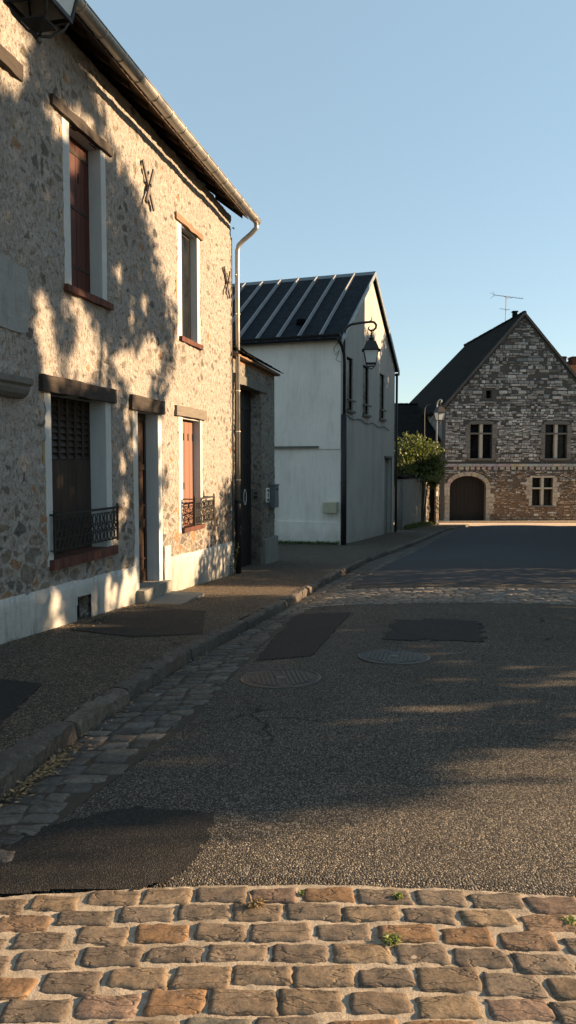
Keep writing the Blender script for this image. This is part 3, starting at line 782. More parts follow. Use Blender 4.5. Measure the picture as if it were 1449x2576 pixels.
# remains of neighbouring openings at the left
m = MB(); beam(m, U(6.3), U(7.54), 5.09, 5.24, -.05, .05, 3.7, .018); m.build('lintel', 'old_beam', house)
m = MB(); m.prism([(.02, 2.12), (-.05, 2.12), (-.10, 2.16), (-.12, 2.20), (-.12, 2.23), (-.15, 2.25), (-.15, 2.31), (.02, 2.31)], U(6.2), U(7.42), 'x'); m.build('stone_corbel', 'grey_stone', house, bevel=.006)
def patch(u0_, u1_, z0, z1, mat, name, seed):
    m = MB(); pts = []
    for t in range(40):
        a_ = 2 * pi * t / 40; cu, cz = (u0_ + u1_) / 2, (z0 + z1) / 2; k = 1 + .13 * nz(cos(a_) * 2, sin(a_) * 2, seed)
        sq = max(abs(cos(a_)), abs(sin(a_))); pts.append((cu + (u1_ - u0_) / 2 * cos(a_) / sq ** .8 * k, cz + (z1 - z0) / 2 * sin(a_) / sq ** .8 * k))
    m.prism(pts, -.024, .01); return m.build(name, mat, house)
m_plaster('old_plaster', (.30, .305, .29), .5, (.14, .13, .11), .012)
patch(U(6.6), U(7.6), 2.75, 3.40, 'old_plaster', 'plaster_patch', 3.)
m = MB(); m.box(U(10.98), U(11.22), -.032, .01, -.02, .33); m.box(U(11.0), U(11.20), -.036, -.033, 0, .31); m.build('meter_hatch', 'plinth_render', house, bevel=.004)
# roof, eaves, gutter
TP = tan(radians(37))
EV = lambda y: 6.19 + y * TP              # underside of the boarding above local y
m = MB(); ua, ub = u0 - .15, u1 + .13
P0, P1 = (-.30, EV(-.30)), (3.70, EV(3.70))
m.prism([P0, (P0[0] + .0, P0[1] + .03), (3.7, P1[1] + .03), P1], ua, ub, 'x'); m.build('eave_boarding', 'eave_wood', house)
for k in range(25):
    u = ua + .05 + k * (ub - ua - .17) / 24; m = MB(); y0_, y1_, h_ = -.20, .30, .07
    m.add([(u, y0_, EV(y0_) - h_), (u + .07, y0_, EV(y0_) - h_), (u + .07, y1_, EV(y1_) - h_), (u, y1_, EV(y1_) - h_), (u, y0_, EV(y0_) - .001), (u + .07, y0_, EV(y0_) - .001), (u + .07, y1_, EV(y1_) - .001), (u, y1_, EV(y1_) - .001)],
          [(0, 1, 2, 3), (7, 6, 5, 4), (0, 4, 5, 1), (1, 5, 6, 2), (2, 6, 7, 3), (3, 7, 4, 0)]); m.build('rafter', 'eave_wood', house)
# tiles: slab with a ragged lower edge
m = MB(); n = 200; vs = []; fs = []
for i in range(n + 1):
    u = ua - .02 + (ub - ua + .04) * i / n; rg = .012 * nz(i * .9, 2.) + .012 * ((i % 2) - .5); zz = .012 * nz(i * .31, 5.)
    for y, t in ((-.335 + rg, .050), (-.335 + rg, .072 + abs(zz)), (3.75, .10), (3.75, .03)): vs.append((u, y, EV(y) + t))
for i in range(n):
    for k in range(4): fs.append((i * 4 + k, i * 4 + (k + 1) % 4, i * 4 + 4 + (k + 1) % 4, i * 4 + 4 + k))
fs += [(0, 1, 2, 3), tuple(n * 4 + k for k in (3, 2, 1, 0))]
m.add(vs, fs); m.prism([(3.76, EV(3.70) + .10), (3.76, EV(3.7) + .02), (7.7, EV(3.7) - 2.95), (7.7, EV(3.7) - 2.87)], ua, ub, 'x')
m.build('roof', 'plain_tile', house, uvf=lambda v: (v.x, v.y * 1.25))
GYc, GZc, GR = -.445, 5.945, .073
def gutter(name, p0, p1, yc, zc, R, mat, parent, joints=.62):
    m = MB(); K = 10; L = p1 - p0; n = max(2, int(L / .31)); vs = []; fs = []
    for i in range(n + 1):
        u = p0 + L * i / n
        for s_ in (R, R - .005):
            for k in range(K + 1): a_ = pi + pi * k / K; vs.append((u, yc + s_ * cos(a_), zc + s_ * sin(a_)))
    W_ = 2 * (K + 1)
    for i in range(n):
        for k in range(K): a_ = i * W_ + k; fs.append((a_, a_ + 1, a_ + W_ + 1, a_ + W_)); q = a_ + K + 1; fs.append((q, q + W_, q + W_ + 1, q + 1))
        for k in (0, K): a_ = i * W_ + k; fs.append((a_, a_ + W_, a_ + W_ + K + 1, a_ + K + 1))
    for e in (0, n): o = e * W_; fs.append(tuple(o + k for k in range(K + 1)))
    m.add(vs, fs); m.tube([(p0, yc - R, zc + .004), (p1, yc - R, zc + .004)], .009, 6)
    g = m.build(name, mat, parent, smooth=False, fix=False)
    u = p0 + .1
    while u < p1:
        m = MB(); pts = [(u, yc + (R + .004) * cos(pi + pi * k / 10), zc + (R + .004) * sin(pi + pi * k / 10)) for k in range(11)]; m.tube(pts, .006, 5); u += joints
        m.build('gutter_joint', mat, g)
    return g
gut = gutter('gutter', ua, U(14.60), GYc, GZc, GR, 'zinc', house, .46)
m = MB(); m.tube([(U(14.53), GYc, GZc - GR + .01), (U(14.53), GYc, GZc - GR - .07), (U(14.53), GYc + .02, GZc - .16), (U(14.525), GYc + .10, GZc - .24), (U(14.51), GYc + .25, GZc - .36), (U(14.505), GYc + .33, GZc - .44), (U(14.50), GYc + .355, GZc - .54), (U(14.50), -.088, 5.1), (U(14.50), -.088, .78)], .043, 12)
m.build('downpipe', 'zinc', house, smooth=True)
for z in (4.95, 4.25, 3.55, 2.85, 2.1, 1.2):
    m = MB(); m.tube([(U(14.50), -.088, z), (U(14.50), -.088, z + .02)], .05, 12); m.box(U(14.40), U(14.50), -.095, -.08, z, z + .016)
    m.build('pipe_collar', 'zinc', house)
m = MB(); m.tube([(U(14.50), -.088, .80), (U(14.50), -.088, .70), (U(14.50), -.088, -.62)], [.055, .055, .055], 12); m.tube([(U(14.50), -.088, .83), (U(14.50), -.088, .79)], .062, 12)
m.build('iron_downpipe', 'black_pipe', house, smooth=True)
m = MB(); m.tube([(U(14.33), -.035, 5.6), (U(14.345), -.033, 4.6), (U(14.325), -.034, 3.4), (U(14.34), -.033, 2.2), (U(14.33), -.034, .8), (U(14.34), -.03, -.1)], .009, 6)
m.build('cable_or_shadow_line', 'cable', house)  # dark wavy line drawn in place of the downpipe's cast shadow
m = MB(); m.tube([(U(14.40), -.03, 5.80), (U(14.47), -.03, 5.80), (U(14.50), -.03, 5.83), (U(14.53), -.03, 5.80), (U(14.50), -.03, 5.77), (U(14.47), -.03, 5.79)], .009, 6); m.build('eye_hook', 'cable', house)

# lantern at the top left, on a wall bracket
lp = root('wall_lantern', (*HW(6.45, .85).to_2d(), 5.02), RZ, 'glazed four-sided lantern seen from below, close up against the rough stone wall', 'street lamp')
lantern(lp)
m = MB(); m.tube([(0, 0, 1.1), (0, 0, 1.28), (0, .03, 1.34), (0, .15, 1.36), (0, .86, 1.30)], .02, 8); m.tube([(0, .05, 1.33), (0, .4, 1.12), (0, .85, .80)], .014, 6); m.box(-.06, .06, .83, .865, .7, 1.42)
m.build('bracket', 'cast_iron', lp)

# ---------------------------------------------------------------- gate wall between the houses
gw = root('gateway_wall', HW(14.45, 0), RZ, 'low rough stone gateway with tiled coping and tall dark gate beside the downpipe', 'wall')
g0, g1 = .0, 3.30
GO = [(.10, 2.12, -1, 3.06)]
m = MB(); wall_core(m, g0, g1, -1, 3.42, GO, .03, .50); relief(m, g0, g1, -.9, 3.42, [(.10, 2.12, -1, 3.06)], .03, .022, seed=7.)
# rough end face
vs = []; fs = []; st = .04; n1, n2 = 13, 108
for i in range(n1 + 1):
    for j in range(n2 + 1):
        y, z = -.0 + i * .5 / n1, -.9 + j * 4.32 / n2; vs.append((g1 + .012 + .02 * nz(y * 9, z * 9, 3.) + .015 * nz(y * 3, z * 2.5, 8.), y, z))
for i in range(n1):
    for j in range(n2): a_ = i * (n2 + 1) + j; fs.append((a_, a_ + n2 + 1, a_ + n2 + 2, a_ + 1))
m.add(vs, fs); m.build('wall', 'gate_rubble', gw, fix=False, smooth=True)
m = MB(); beam(m, .02, 2.52, 3.03, 3.20, -.035, .30, 5.5, .014); m.build('lintel', 'grey_stone', gw)
m = MB(); k = 16; wd = 2.02 / k
for i in range(k): m.box(.10 + i * wd + .003, .10 + (i + 1) * wd - .003, .23 + .003 * (i % 2), .27, -.66, 3.03)
m.box(.10, 2.12, .272, .29, -.66, 3.03)
for z in (.1, 1.5, 2.62): m.box(.12, 2.10, .215, .229, z, z + .11)
gt = m.build('gate', 'gate_wood', gw)
m = MB(); pts = [(1.58 + .095 * cos(t * pi / 12), .212, .82 + .16 * sin(t * pi / 12)) for t in range(25)]; m.tube(pts, .007, 6, cap=False)
m.build('gate_ring_mark', 'white_paint', gt)
m = MB()
m.prism([(-.13, 3.50), (-.13, 3.54), (.75, 4.05), (.75, 3.50)], g0 - .03, g1 + .05, 'x'); m.prism([(.75, 3.5), (.75, 4.05), (1.3, 3.6), (1.3, 3.5)], g0 - .03, g1 + .05, 'x')
m.box(g0, g1, .0, .6, 3.42, 3.50); m.build('coping_bed', 'brown_beam', gw)
def tiles_run(m, x0, x1, y0, z0, y1, z1, row, wd, th=.016, seed=1, lift=.02):
    r_ = random.Random(seed); L = hypot(y1 - y0, z1 - z0); n = max(1, int(L / row)); ty, tz = (y1 - y0) / L, (z1 - z0) / L; ny_, nz_ = -tz, ty
    for i in range(n):
        x = x0 + (i % 2) * wd / 2 - wd / 2
        while x < x1:
            s_ = i * row + r_.uniform(-.015, .012); e = s_ + row * 1.5; j1 = r_.uniform(-.006, .008); tw = r_.uniform(-.01, .01)
            a_ = max(x0, x + .002); b_ = min(x1, x + wd - .002)
            if b_ - a_ > .02:
                P = lambda xx, s, h: (xx, y0 + ty * s + ny_ * h, z0 + tz * s + nz_ * h)
                vs = [P(a_, s_ + tw, lift + j1), P(b_, s_ - tw, lift + j1), P(b_, e, 0), P(a_, e, 0), P(a_, s_ + tw, lift + j1 + th), P(b_, s_ - tw, lift + j1 + th), P(b_, e, th), P(a_, e, th)]
                m.add(vs, [(0, 1, 2, 3), (7, 6, 5, 4), (0, 4, 5, 1), (1, 5, 6, 2), (2, 6, 7, 3), (3, 7, 4, 0)])
            x += wd
m = MB(); tiles_run(m, g0 - .05, g1 + .10, -.19, 3.535, .76, 4.09, .11, .16, .018, 3)
m.prism([(.70, 4.10), (.76, 4.16), (.86, 4.14), (.92, 4.05)], g0 - .04, g1 + .09, 'x'); tiles_run(m, g0 - .05, g1 + .1, 1.38, 3.62, .86, 4.07, .11, .16, .018, 5)
m.build('coping_tiles', 'plain_tile', gw, uvf=lambda v: (v.x, v.y))
m = MB(); beam(m, 2.20, 3.38, -.95, -.14, -.08, .3, 3.3, .02, 22); m.build('buttress', 'garden_render', gw)
m = MB(); m.box(2.42, 2.66, -.045, -.02, .67, .98); mb = m.build('notice_plate', 'white_paint', gw)
m = MB(); m.box(2.46, 2.62, -.049, -.046, .90, .95); m.box(2.50, 2.58, -.049, -.046, .78, .87); m.box(2.47, 2.62, -.049, -.046, .69, .75); m.build('notice_print', 'dark_paint', mb)
m = MB(); m.box(2.80, 3.14, -.14, -.01, .53, 1.03); m.prism([(-.16, 1.031), (-.01, 1.031), (-.01, 1.07), (-.16, 1.05)], 2.78, 3.16, 'x'); lb = m.build('letter_box', 'grey_box', gw, bevel=.004)
MB().box(2.84, 3.10, -.146, -.141, .93, .955).build('letter_slot', 'dark_void', lb)
m = MB(); m.box(2.092, 2.119, .06, .18, .73, .92); ic = m.build('intercom', 'grey_box', gw)
m = MB(); m.box(2.088, 2.0915, .08, .16, .86, .90); m.box(2.088, 2.0915, .08, .16, .76, .83); m.build('intercom_panel', 'dark_paint', ic)

# ---------------------------------------------------------------- cream house with the dark sheet roof
B2R = atan2(-.357, 1)
h2 = root('rendered_house', (1.62, 23.4, 0), B2R, 'plain cream-rendered house with dark ribbed roof, end-on to the street beyond the gateway', 'house')
LW = 9.0; EZ, RZt = 5.40, 8.16; YM = 4.05; YD = 8.15
wins = [(.68, 1.46, 3.22, 4.9), (2.80, 3.66, 3.22, 4.9), (5.36, 6.20, 3.22, 4.9)]
door2 = (6.35, 7.5, -1.9, 1.75)
m = MB(); m.box(-LW, -.001, .03, .38, -1.9, 1.97); m.box(-LW, 0, -.0, .38, 1.97, EZ + .05); f = m.build('front_wall', 'cream_render', h2)
m = MB(); m.box(-LW, 0.012, -.012, .0295, -1.9, -.31); m.build('plinth_course', 'cream_render', h2)
m = MB(); m.box(-LW, -.70, -.05, -.001, 2.0, 2.07); m.build('ledge', 'grey_stone', h2)
# street side wall (x = 0 plane), built as cells along y
def cells_y(m, y0, y1, z0, z1, opens, x0, x1):
    ys = sorted({y0, y1, *[v for o in opens for v in (o[0], o[1])]}); zs = sorted({z0, z1, *[v for o in opens for v in (o[2], o[3])]})
    for a, b in zip(ys, ys[1:]):
        for c, d in zip(zs, zs[1:]):
            if not any(o[0] - 1e-6 <= (a + b) / 2 <= o[1] and o[2] <= (c + d) / 2 <= o[3] for o in opens): m.box(x0, x1, a, b, c, d)
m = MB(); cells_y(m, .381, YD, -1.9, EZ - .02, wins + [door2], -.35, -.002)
m.prism([(.0, EZ + .051), (.381, EZ - .02), (YD, EZ - .02), (YD, EZ + .05), (YM, RZt - .06)], -.35, -.003, 'x'); m.build('side_wall', 'shaded_cream_render', h2)
m = MB(); m.box(-LW, -.36, YD - .35, YD, -1.9, EZ); m.box(-LW, -LW + .35, .39, YD - .36, -1.9, EZ); m.prism([(.39, EZ), (YD - .36, EZ), (YM, RZt - .1)], -LW, -LW + .35, 'x'); m.build('rear_wall', 'shaded_cream_render', h2)
for (a, b, c, d) in wins:
    m = MB(); m.box(-.10, -.045, a, a + .05, c, d); m.box(-.10, -.045, b - .05, b, c, d); m.box(-.10, -.046, a + .05, b - .05, c, c + .06); m.box(-.10, -.046, a + .05, b - .05, d - .05, d)
    wn = m.build('window', 'dark_void', h2); MB().box(-.09, -.08, a + .02, b - .02, c + .03, d - .03).build('pane', 'dark_glass', wn)
    m = MB(); m.box(-.04, .09, a - .06, b + .06, c - .07, c - .001); m.build('sill', 'grey_stone', wn)
    m = MB(); m.box(.07, .10, a - .04, b + .08, c + .30, c + .34); m.box(.0, .07, a - .04, a - .01, c + .30, c + .33); m.box(.0, .07, b + .05, b + .08, c + .30, c + .33)
    m.build('guard_bar', 'worn_iron', wn)
a, b, c, d = door2
m = MB(); m.box(-.2, -.14, a, b, c, d - .02); dd = m.build('door', 'garden_render', h2)
MB().box(-.138, -.12, a + .12, b - .12, c + .9, d - .3).build('door_panel', 'garden_render', dd)
m = MB(); m.box(-.1, .05, a - .06, b + .06, d, d + .07); m.box(.0005, .025, b + .001, b + .1, c, d); m.build('door_hood', 'grey_stone', h2)
# roof planes
sl2 = (RZt - EZ) / YM
RO = lambda y: EZ + .06 + y * sl2
m = MB(); m.prism([(-.28, RO(-.28)), (-.28, RO(-.28) + .05), (YM, RO(YM) + .05), (YM, RO(YM))], -LW - .1, .10, 'x')
m.prism([(YM + .001, RO(YM)), (YM + .001, RO(YM) + .05), (YD + .28, RO(-.28) + .05), (YD + .28, RO(-.28))], -LW - .1, .10, 'x')
rf = m.build('roof', 'dark_sheet_roof', h2, uvf=lambda v: (v.x, v.y * 1.2))
k = 0; x = -.62
while x > -LW:
    m = MB(); sd = x * 3.3; pts = []
    lo = [(y, RO(y) + .05) for y in (-.26, .9, 2.0, 3.1, YM - .12)]
    vs = []
    for y, z in lo:
        j = .012 * nz(y * 3, sd)
        vs += [(x - .03 + j, y, z - .002), (x - .022 + j, y, z + .11 + j), (x + .012 + j, y, z + .11 + j), (x + .04 + j, y, z - .002)]
    fs = [(i * 4 + q, i * 4 + (q + 1) % 4, i * 4 + 4 + (q + 1) % 4, i * 4 + 4 + q) for i in range(4) for q in range(4)] + [(3, 2, 1, 0), (16, 17, 18, 19)]
    m.add(vs, fs); m.build('roof_rib', 'rib_metal', rf); x -= .70; k += 1
m = MB(); m.prism([(YM - .16, RO(YM - .16) + .052), (YM - .02, RO(YM) + .085), (YM + .02, RO(YM) + .085), (YM + .16, RO(YM - .16) + .052)], -LW - .12, .12, 'x'); m.build('ridge_cap', 'lead_edge', rf)
m = MB(); m.prism([(-.30, RO(-.3) - .09), (-.30, RO(-.3) + .075), (YM, RO(YM) + .09), (YD + .3, RO(-.3) + .075), (YD + .3, RO(-.3) - .09), (YD + .26, RO(-.3) - .09), (YM, RO(YM) - .09), (-.26, RO(-.3) - .09)], .101, .135, 'x'); m.build('verge_board', 'lead_edge', rf)
m = MB(); m.lathe([(.16, 0), (.15, .12), (.17, .14), (.02, .22)], (-1.55, .75, RO(.75) + .02), 10); m.build('roof_vent', 'dark_sheet_roof', rf, smooth=True)
g2 = gutter('gutter', -LW, .08, -.34, EZ + .02, .07, 'black_pipe', h2, 1.4)
m = MB(); m.tube([(.0, -.33, EZ - .04), (.02, -.30, EZ - .16), (.06, -.10, EZ - .30), (.09, .03, EZ - .52), (.095, .07, EZ - .8), (.095, .07, 3.0)], .05, 10); m.tube([(.10, .05, 3.05), (.10, .05, -1.6)], .085, 10); m.box(.012, .18, .0, .13, .9, .94)
m.build('downpipe', 'black_pipe', h2, smooth=True)
m = MB(); m.tube([(.06, YD + .1, 5.2), (.06, YD + .1, -1.8)], .05, 8); m.tube([(.1, YD + .25, 5.18), (.02, YD + .05, 5.14)], .06, 8); m.build('downpipe', 'black_pipe', h2, smooth=True)
bx = root('wall_cabinet', Vector((1.62, 23.4, 0)) + Matrix.Rotation(B2R, 3, 'Z') @ Vector((-.27, 0, .15)), B2R, 'small beige utility cabinet on the cream front near the dark corner pipe', 'cabinet')
m = MB(); m.box(-.23, .21, -.22, -.013 + .03, -.16, .18); m.build('cabinet_body', 'beige_box', bx, bevel=.008); MB().box(-.21, .19, -.228, -.221, -.14, .16).build('cabinet_door', 'beige_box', bx)
m = MB()
for px in (-1.0, -.93): m.lathe([(.016, 0), (.016, .01)], (px, .0, 0), 8)
m = MB(); m.tube([(.03, .02 + i * .5, 3.02 + .05 * sin(i * 1.7) - .01 * i) for i in range(15)], .012, 5); m.tube([(-.02, -.06, 5.0), (-.16, -.05, 4.85), (-.22, -.04, 5.05), (-.05, -.05, 5.25)], .008, 5); m.tube([(-.05, -.04, 4.95), (-.14, -.06, 4.7), (.03, -.04, 4.62)], .008, 5)
m.build('cable_or_shadow_line', 'cable', h2)
L2 = root('wall_lantern', Vector((1.62, 23.4, 0)) + Matrix.Rotation(B2R, 3, 'Z') @ Vector((.97, -.10, 4.53)), B2R + .25, 'lantern on a curved iron arm at the corner of the cream house', 'street lamp')
lantern(L2); L2.scale = (.84, .84, .84)
m = MB(); q = Matrix.Rotation(-.25, 3, 'Z')
path = [(-.87, .14, -.55), (-.87, .13, .4), (-.87, .10, .90), (-.84, .09, 1.04), (-.76, .08, 1.14), (-.62, .07, 1.20), (-.3, .04, 1.22), (0.0, .0, 1.22), (.09, 0, 1.20), (.15, 0, 1.12), (.14, 0, 1.03), (.07, 0, .97), (-.02, 0, .96), (-.08, 0, 1.0), (-.09, 0, 1.05), (-.05, 0, 1.09)]
m.tube([q @ Vector((a / .84, b / .84, c / .84 + .02)) for a, b, c in path], [.044] * 8 + [.042, .042, .04, .037, .034, .03, .024, .014], 8)
m.tube([q @ Vector((a / .84, 0, c / .84 + .02)) for a, c in ((-.12, 1.22), (.0, 1.26), (.02, 1.33), (.0, 1.37))], [.02, .02, .014, .008], 6); m.tube([(0, 0, 1.20), (0, 0, 1.06)], .014, 6)
m.build('bracket', 'cast_iron', L2, smooth=True)

# ---------------------------------------------------------------- garden wall, doorway, bush, second lamp
WA, WB = Vector((4.95, 32.6)), Vector((7.02, 38.1)); wl = (WB - WA).length; wr = atan2(WB.y - WA.y, WB.x - WA.x)
gd = root('garden_wall', (WA.x, WA.y, 0), wr, 'stained rendered garden wall dappled with light, ivy bush over its top', 'wall')
m = MB(); m.box(0, wl, .04, .34, -2.2, .86); relief(m, 0, wl, -2.2, .86, [], .10, .03, seed=12.); m.build('wall', 'garden_render', gd, fix=False, smooth=True)
m = MB(); tiles_run(m, -.05, wl + .05, -.07, .875, .17, .98, .12, .16, .02, 9); tiles_run(m, -.05, wl + .05, .41, .875, .17, .98, .12, .16, .02, 10); m.build('coping_tiles', 'plain_tile', gd, uvf=lambda v: (v.x, v.y))
gp = root('garden_gateway', (WB.x, WB.y, 0), wr - .72, 'narrow dark doorway between rough stone jambs at the end of the garden wall', 'gate')
m = MB(); relief(m, 0, .12, -2.2, 1.0, [], .04, .05, .25, 3.); relief(m, .55, .75, -2.2, 1.0, [], .04, .05, .25, 9.); m.build('jamb', 'rubble_render', gp, fix=False)
m = MB(); m.box(.121, .549, .10, .14, -2.2, .62); m.build('door', 'gate_wood', gp)
m = MB(); m.box(-.02, .80, -.05, .30, .62, .80); m.build('lintel', 'grey_stone', gp); m = MB(); m.box(.50, .60, -.12, -.04, -.1, .12); m.build('letter_box', 'white_paint', gp)
l3 = root('post_lantern', (7.66, 38.3, 3.72), .3, 'small pale-glass lantern hanging from a hooked grey post at the barn corner', 'street lamp')
lantern(l3); l3.scale = (.84, .84, .84)
for ch in l3.children:
    if ch.name.startswith('glass'): ch.data.materials.clear(); ch.data.materials.append(MATS['pale_glass'])
m = MB(); m.tube([(-.02, .35, -6.0), (-.02, .35, .9), (0, .3, 1.12), (.06, .12, 1.25), (.10, 0, 1.20), (.10, 0, 1.08), (0, 0, 1.0), (-.06, 0, 1.05)], [.05, .045, .04, .03, .03, .025, .02, .012], 8); m.build('hooked_post', 'grey_pole', l3, smooth=True)

# ---------------------------------------------------------------- barn
BR = atan2(.05, 1)
bn = root('stone_barn', (9.62, 46.5, 0), BR, 'big medieval stone barn with steep gable, mullioned windows and arched doorway', 'barn')
BW, BE, BA = 9.55, 5.10, 10.62; BZ = -2.6
arch_u0, arch_u1, arch_s, arch_t = .34, 2.60, .10, .79
bo = [(1.57, 2.93, 1.87, 3.95), (6.25, 7.63, 1.87, 3.95), (5.50, 6.79, -1.04, .67), (arch_u0, arch_u1, BZ, arch_t), (2.52, 2.86, 5.54, 6.03)]
m = MB(); wall_core(m, 0, BW, BZ, BE, [o for o in bo if o[2] < BE], 0, .8)
# gable triangle with the little hatch
def rake(z): t = (BA - z) / (BA - BE) * BW / 2; return BW / 2 - t, BW / 2 + t
zs = [BE, 5.54, 6.03, BA - .0]
for z0, z1 in zip(zs, zs[1:]):
    a0, b0 = rake(z0); a1, b1 = rake(z1)
    if z0 == 5.54:
        m.prism([(a0, z0), (2.52, z0), (2.52, z1), (a1, z1)], 0, .8); m.prism([(2.86, z0), (b0, z0), (b1, z1), (2.86, z1)], 0, .8)
    elif z1 == BA: m.prism([(a0, z0), (b0, z0), (BW / 2, BA)], 0, .8)
    else: m.prism([(a0, z0), (b0, z0), (b1, z1), (a1, z1)], 0, .8)
cu, ru, rz = (arch_u0 + arch_u1) / 2, (arch_u1 - arch_u0) / 2, arch_t - arch_s
AP = lambda t, k=1.0, kz=None: (cu + ru * k * cos(t), arch_s + (rz * (kz or k)) * sin(t))
N_ = 16
for sgn in (0, 1):
    poly = [AP(pi / 2 * (1 - j / N_) if sgn == 0 else pi / 2 * (1 + j / N_)) for j in range(N_ + 1)]
    poly.append((arch_u1, arch_s) if sgn == 0 else (arch_u0, arch_s)); poly.append((arch_u1 if sgn == 0 else arch_u0, arch_t))
    m.prism([p for i, p in enumerate(poly) if i == 0 or hypot(p[0] - poly[i - 1][0], p[1] - poly[i - 1][1]) > 1e-4], .002, .8)
m.build('front_wall', 'barn_mortar', bn)
m = MB(); m.box(.0, .7, .81, 17, BZ, BE - .02); m.box(BW - .7, BW, .81, 17, BZ, BE - .02); m.box(.71, BW - .71, 16.3, 17, BZ, BE - .02); m.build('side_wall', 'gate_rubble', bn)
# individual face stones
def stones():
    R_ = random.Random(11); m = MB()
    def stone(a, b, c, d, col, out):
        j = lambda s_: R_.uniform(-s_, s_) * 1.8; w2, h2_ = (b - a), (d - c); e = min(w2, h2_) * .16
        q = [(a + e + j(.01), c), (b - e + j(.01), c + j(.008)), (b, c + e), (b + j(.008), d - e), (b - e + j(.01), d), (a + e, d + j(.01)), (a, d - e + j(.01)), (a + j(.008), c + e)]
        mx, mz = (a + b) / 2, (c + d) / 2; n = 8
        vs = [(x, -.002, z) for x, z in q] + [(mx + (x - mx) * .97, -out * .7, mz + (z - mz) * .95) for x, z in q] + [(mx + (x - mx) * .8, -out, mz + (z - mz) * .7) for x, z in q]
        m.add(vs, [(i + k * 8, (i + 1) % 8 + k * 8, (i + 1) % 8 + k * 8 + 8, i + k * 8 + 8) for k in (0, 1) for i in range(8)] + [tuple(range(16, 24))], col)
    def blocked(a, b, c, d):
        for o in bo:
            if b > o[0] - .17 and a < o[1] + .17 and d > o[2] - .12 and c < o[3] + .12:
                if o[3] == arch_t:
                    if c > arch_s - .05:
                        x = min(max(cu, a), b); k = hypot((x - cu) / (ru + .33), (c - arch_s) / (rz + .33))
                        if k > 1: continue
                return True
        return 1.20 < (c + d) / 2 < 1.62 or (c < 1.2 and d > 1.2)
    z = -2.35
    while z < BA - .2:
        low = z < 1.2
        rh = R_.uniform(.06, .17) if low else (R_.uniform(.10, .19) if z < 5 else R_.uniform(.10, .24))
        if R_.random() < .2: rh *= .6
        x0, x1 = (0.0, BW) if z + rh < BE else [v + s_ for v, s_ in zip(rake(z + rh), (.10, -.10))]
        x = x0 + .02
        while x < x1 - .05:
            if low: wd = R_.uniform(.08, .24) if R_.random() < .75 else R_.uniform(.25, .42)
            elif z < 4.6: wd = R_.uniform(.12, .50) if rh < .15 else R_.uniform(.10, .34)
            else: wd = R_.uniform(.12, .34) if R_.random() < .8 else R_.uniform(.4, .75)
            wd = min(wd, x1 - x - .02)
            if wd > .07:
                keep = R_.random() < (.80 if low else (.93 if z < 4.6 else .74)) and nz(x * 1.3, z * 1.6, 4.) > -.55
                if R_.random() < min(1, max(0, (1.25 - z) / 1.9 + .25 * (x / BW))) * (.97 if low else 0): base_ = R_.choice([(.40, .30, .21), (.52, .40, .28), (.26, .19, .14), (.62, .49, .36), (.44, .31, .21)])
                else: base_ = R_.choice([(.56, .56, .54), (.68, .67, .62), (.38, .38, .37), (.76, .74, .69), (.48, .47, .44), (.24, .235, .22)])
                q = R_.uniform(.6, 1.08) * (1.0 if z < 5 else .75)
                dz = R_.uniform(-.022, .022)
                if keep and not blocked(x, x + wd, z, z + rh):
                    if wd > .3 and rh > .14 and R_.random() < .0: pass
                    stone(x + .012, x + wd - .016, z + .012 + dz, z + rh - .014 + dz, tuple(v * q for v in base_), R_.uniform(.03, .075))
            x += wd
        z += rh
    m.build('face_stones', 'barn_stone', bn)
stones()
R3 = random.Random(5)
def blocks(m, a, b, c, d, out, tint=None, hs=.26, stag=True):
    z = c
    while z < d - .02:
        h = min(R3.uniform(hs * .8, hs * 1.25), d - z)
        if d - z - h < .1: h = d - z
        m.box(a + .006, b + (R3.uniform(-.0, .16) if stag else -.006), -out - R3.uniform(0, .008), .01, z + .006, z + h - .006, tuple(v * R3.uniform(.8, 1.15) for v in (tint or (.36, .33, .27)))); z += h
def ashlar(m, u_edge, side, c, d, wmin, wmax, tint, hs=.27):
    z = c
    while z < d - .02:
        h = min(R3.uniform(hs * .8, hs * 1.2), d - z); h = d - z if d - z - h < .12 else h
        wd = R3.uniform(wmin, wmax); sp = R3.random() < .5 and wd > .35
        parts = [(0, wd)] if not sp else [(0, wd * .45), (wd * .45, wd)]
        for p, q in parts:
            a, b = (u_edge - q, u_edge - p) if side < 0 else (u_edge + p, u_edge + q); k = R3.uniform(.82, 1.12)
            m.box(max(.0, a) + .007, b - .007, -.05 - R3.uniform(0, .01), .01, z + .007, z + h - .007, tuple(v * k for v in tint))
        z += h
T1 = (.56, .50, .40); T2 = (.34, .325, .29)
for args in ((arch_u0, -1, -2.1, .28, .30, .36, T1, .26), (arch_u1, 1, -2.1, .20, .25, .62, T1, .26), (5.50, -1, -1.1, .70, .2, .5, T1, .28), (6.79, 1, -1.1, .70, .2, .5, T1, .28)):
    m = MB(); ashlar(m, *args); m.build('quoin_stones', 'barn_stone', bn, bevel=.008)
for a, b in ((1.57, 2.93), (6.25, 7.63)):
    m = MB(); ashlar(m, a, -1, 1.8, 3.95, .15, .42, tuple(v * .62 for v in T2), .34); m.build('quoin_stones', 'barn_stone', bn, bevel=.008)
    m = MB(); ashlar(m, b, 1, 1.8, 3.95, .2, .5, tuple(v * .62 for v in T2), .34); m.build('quoin_stones', 'barn_stone', bn, bevel=.008)
m = MB(); m.box(5.35, 6.95, -.05, .01, .675, .80, T1); m.build('lintel', 'barn_stone', bn, bevel=.008)
m = MB(); n = 9
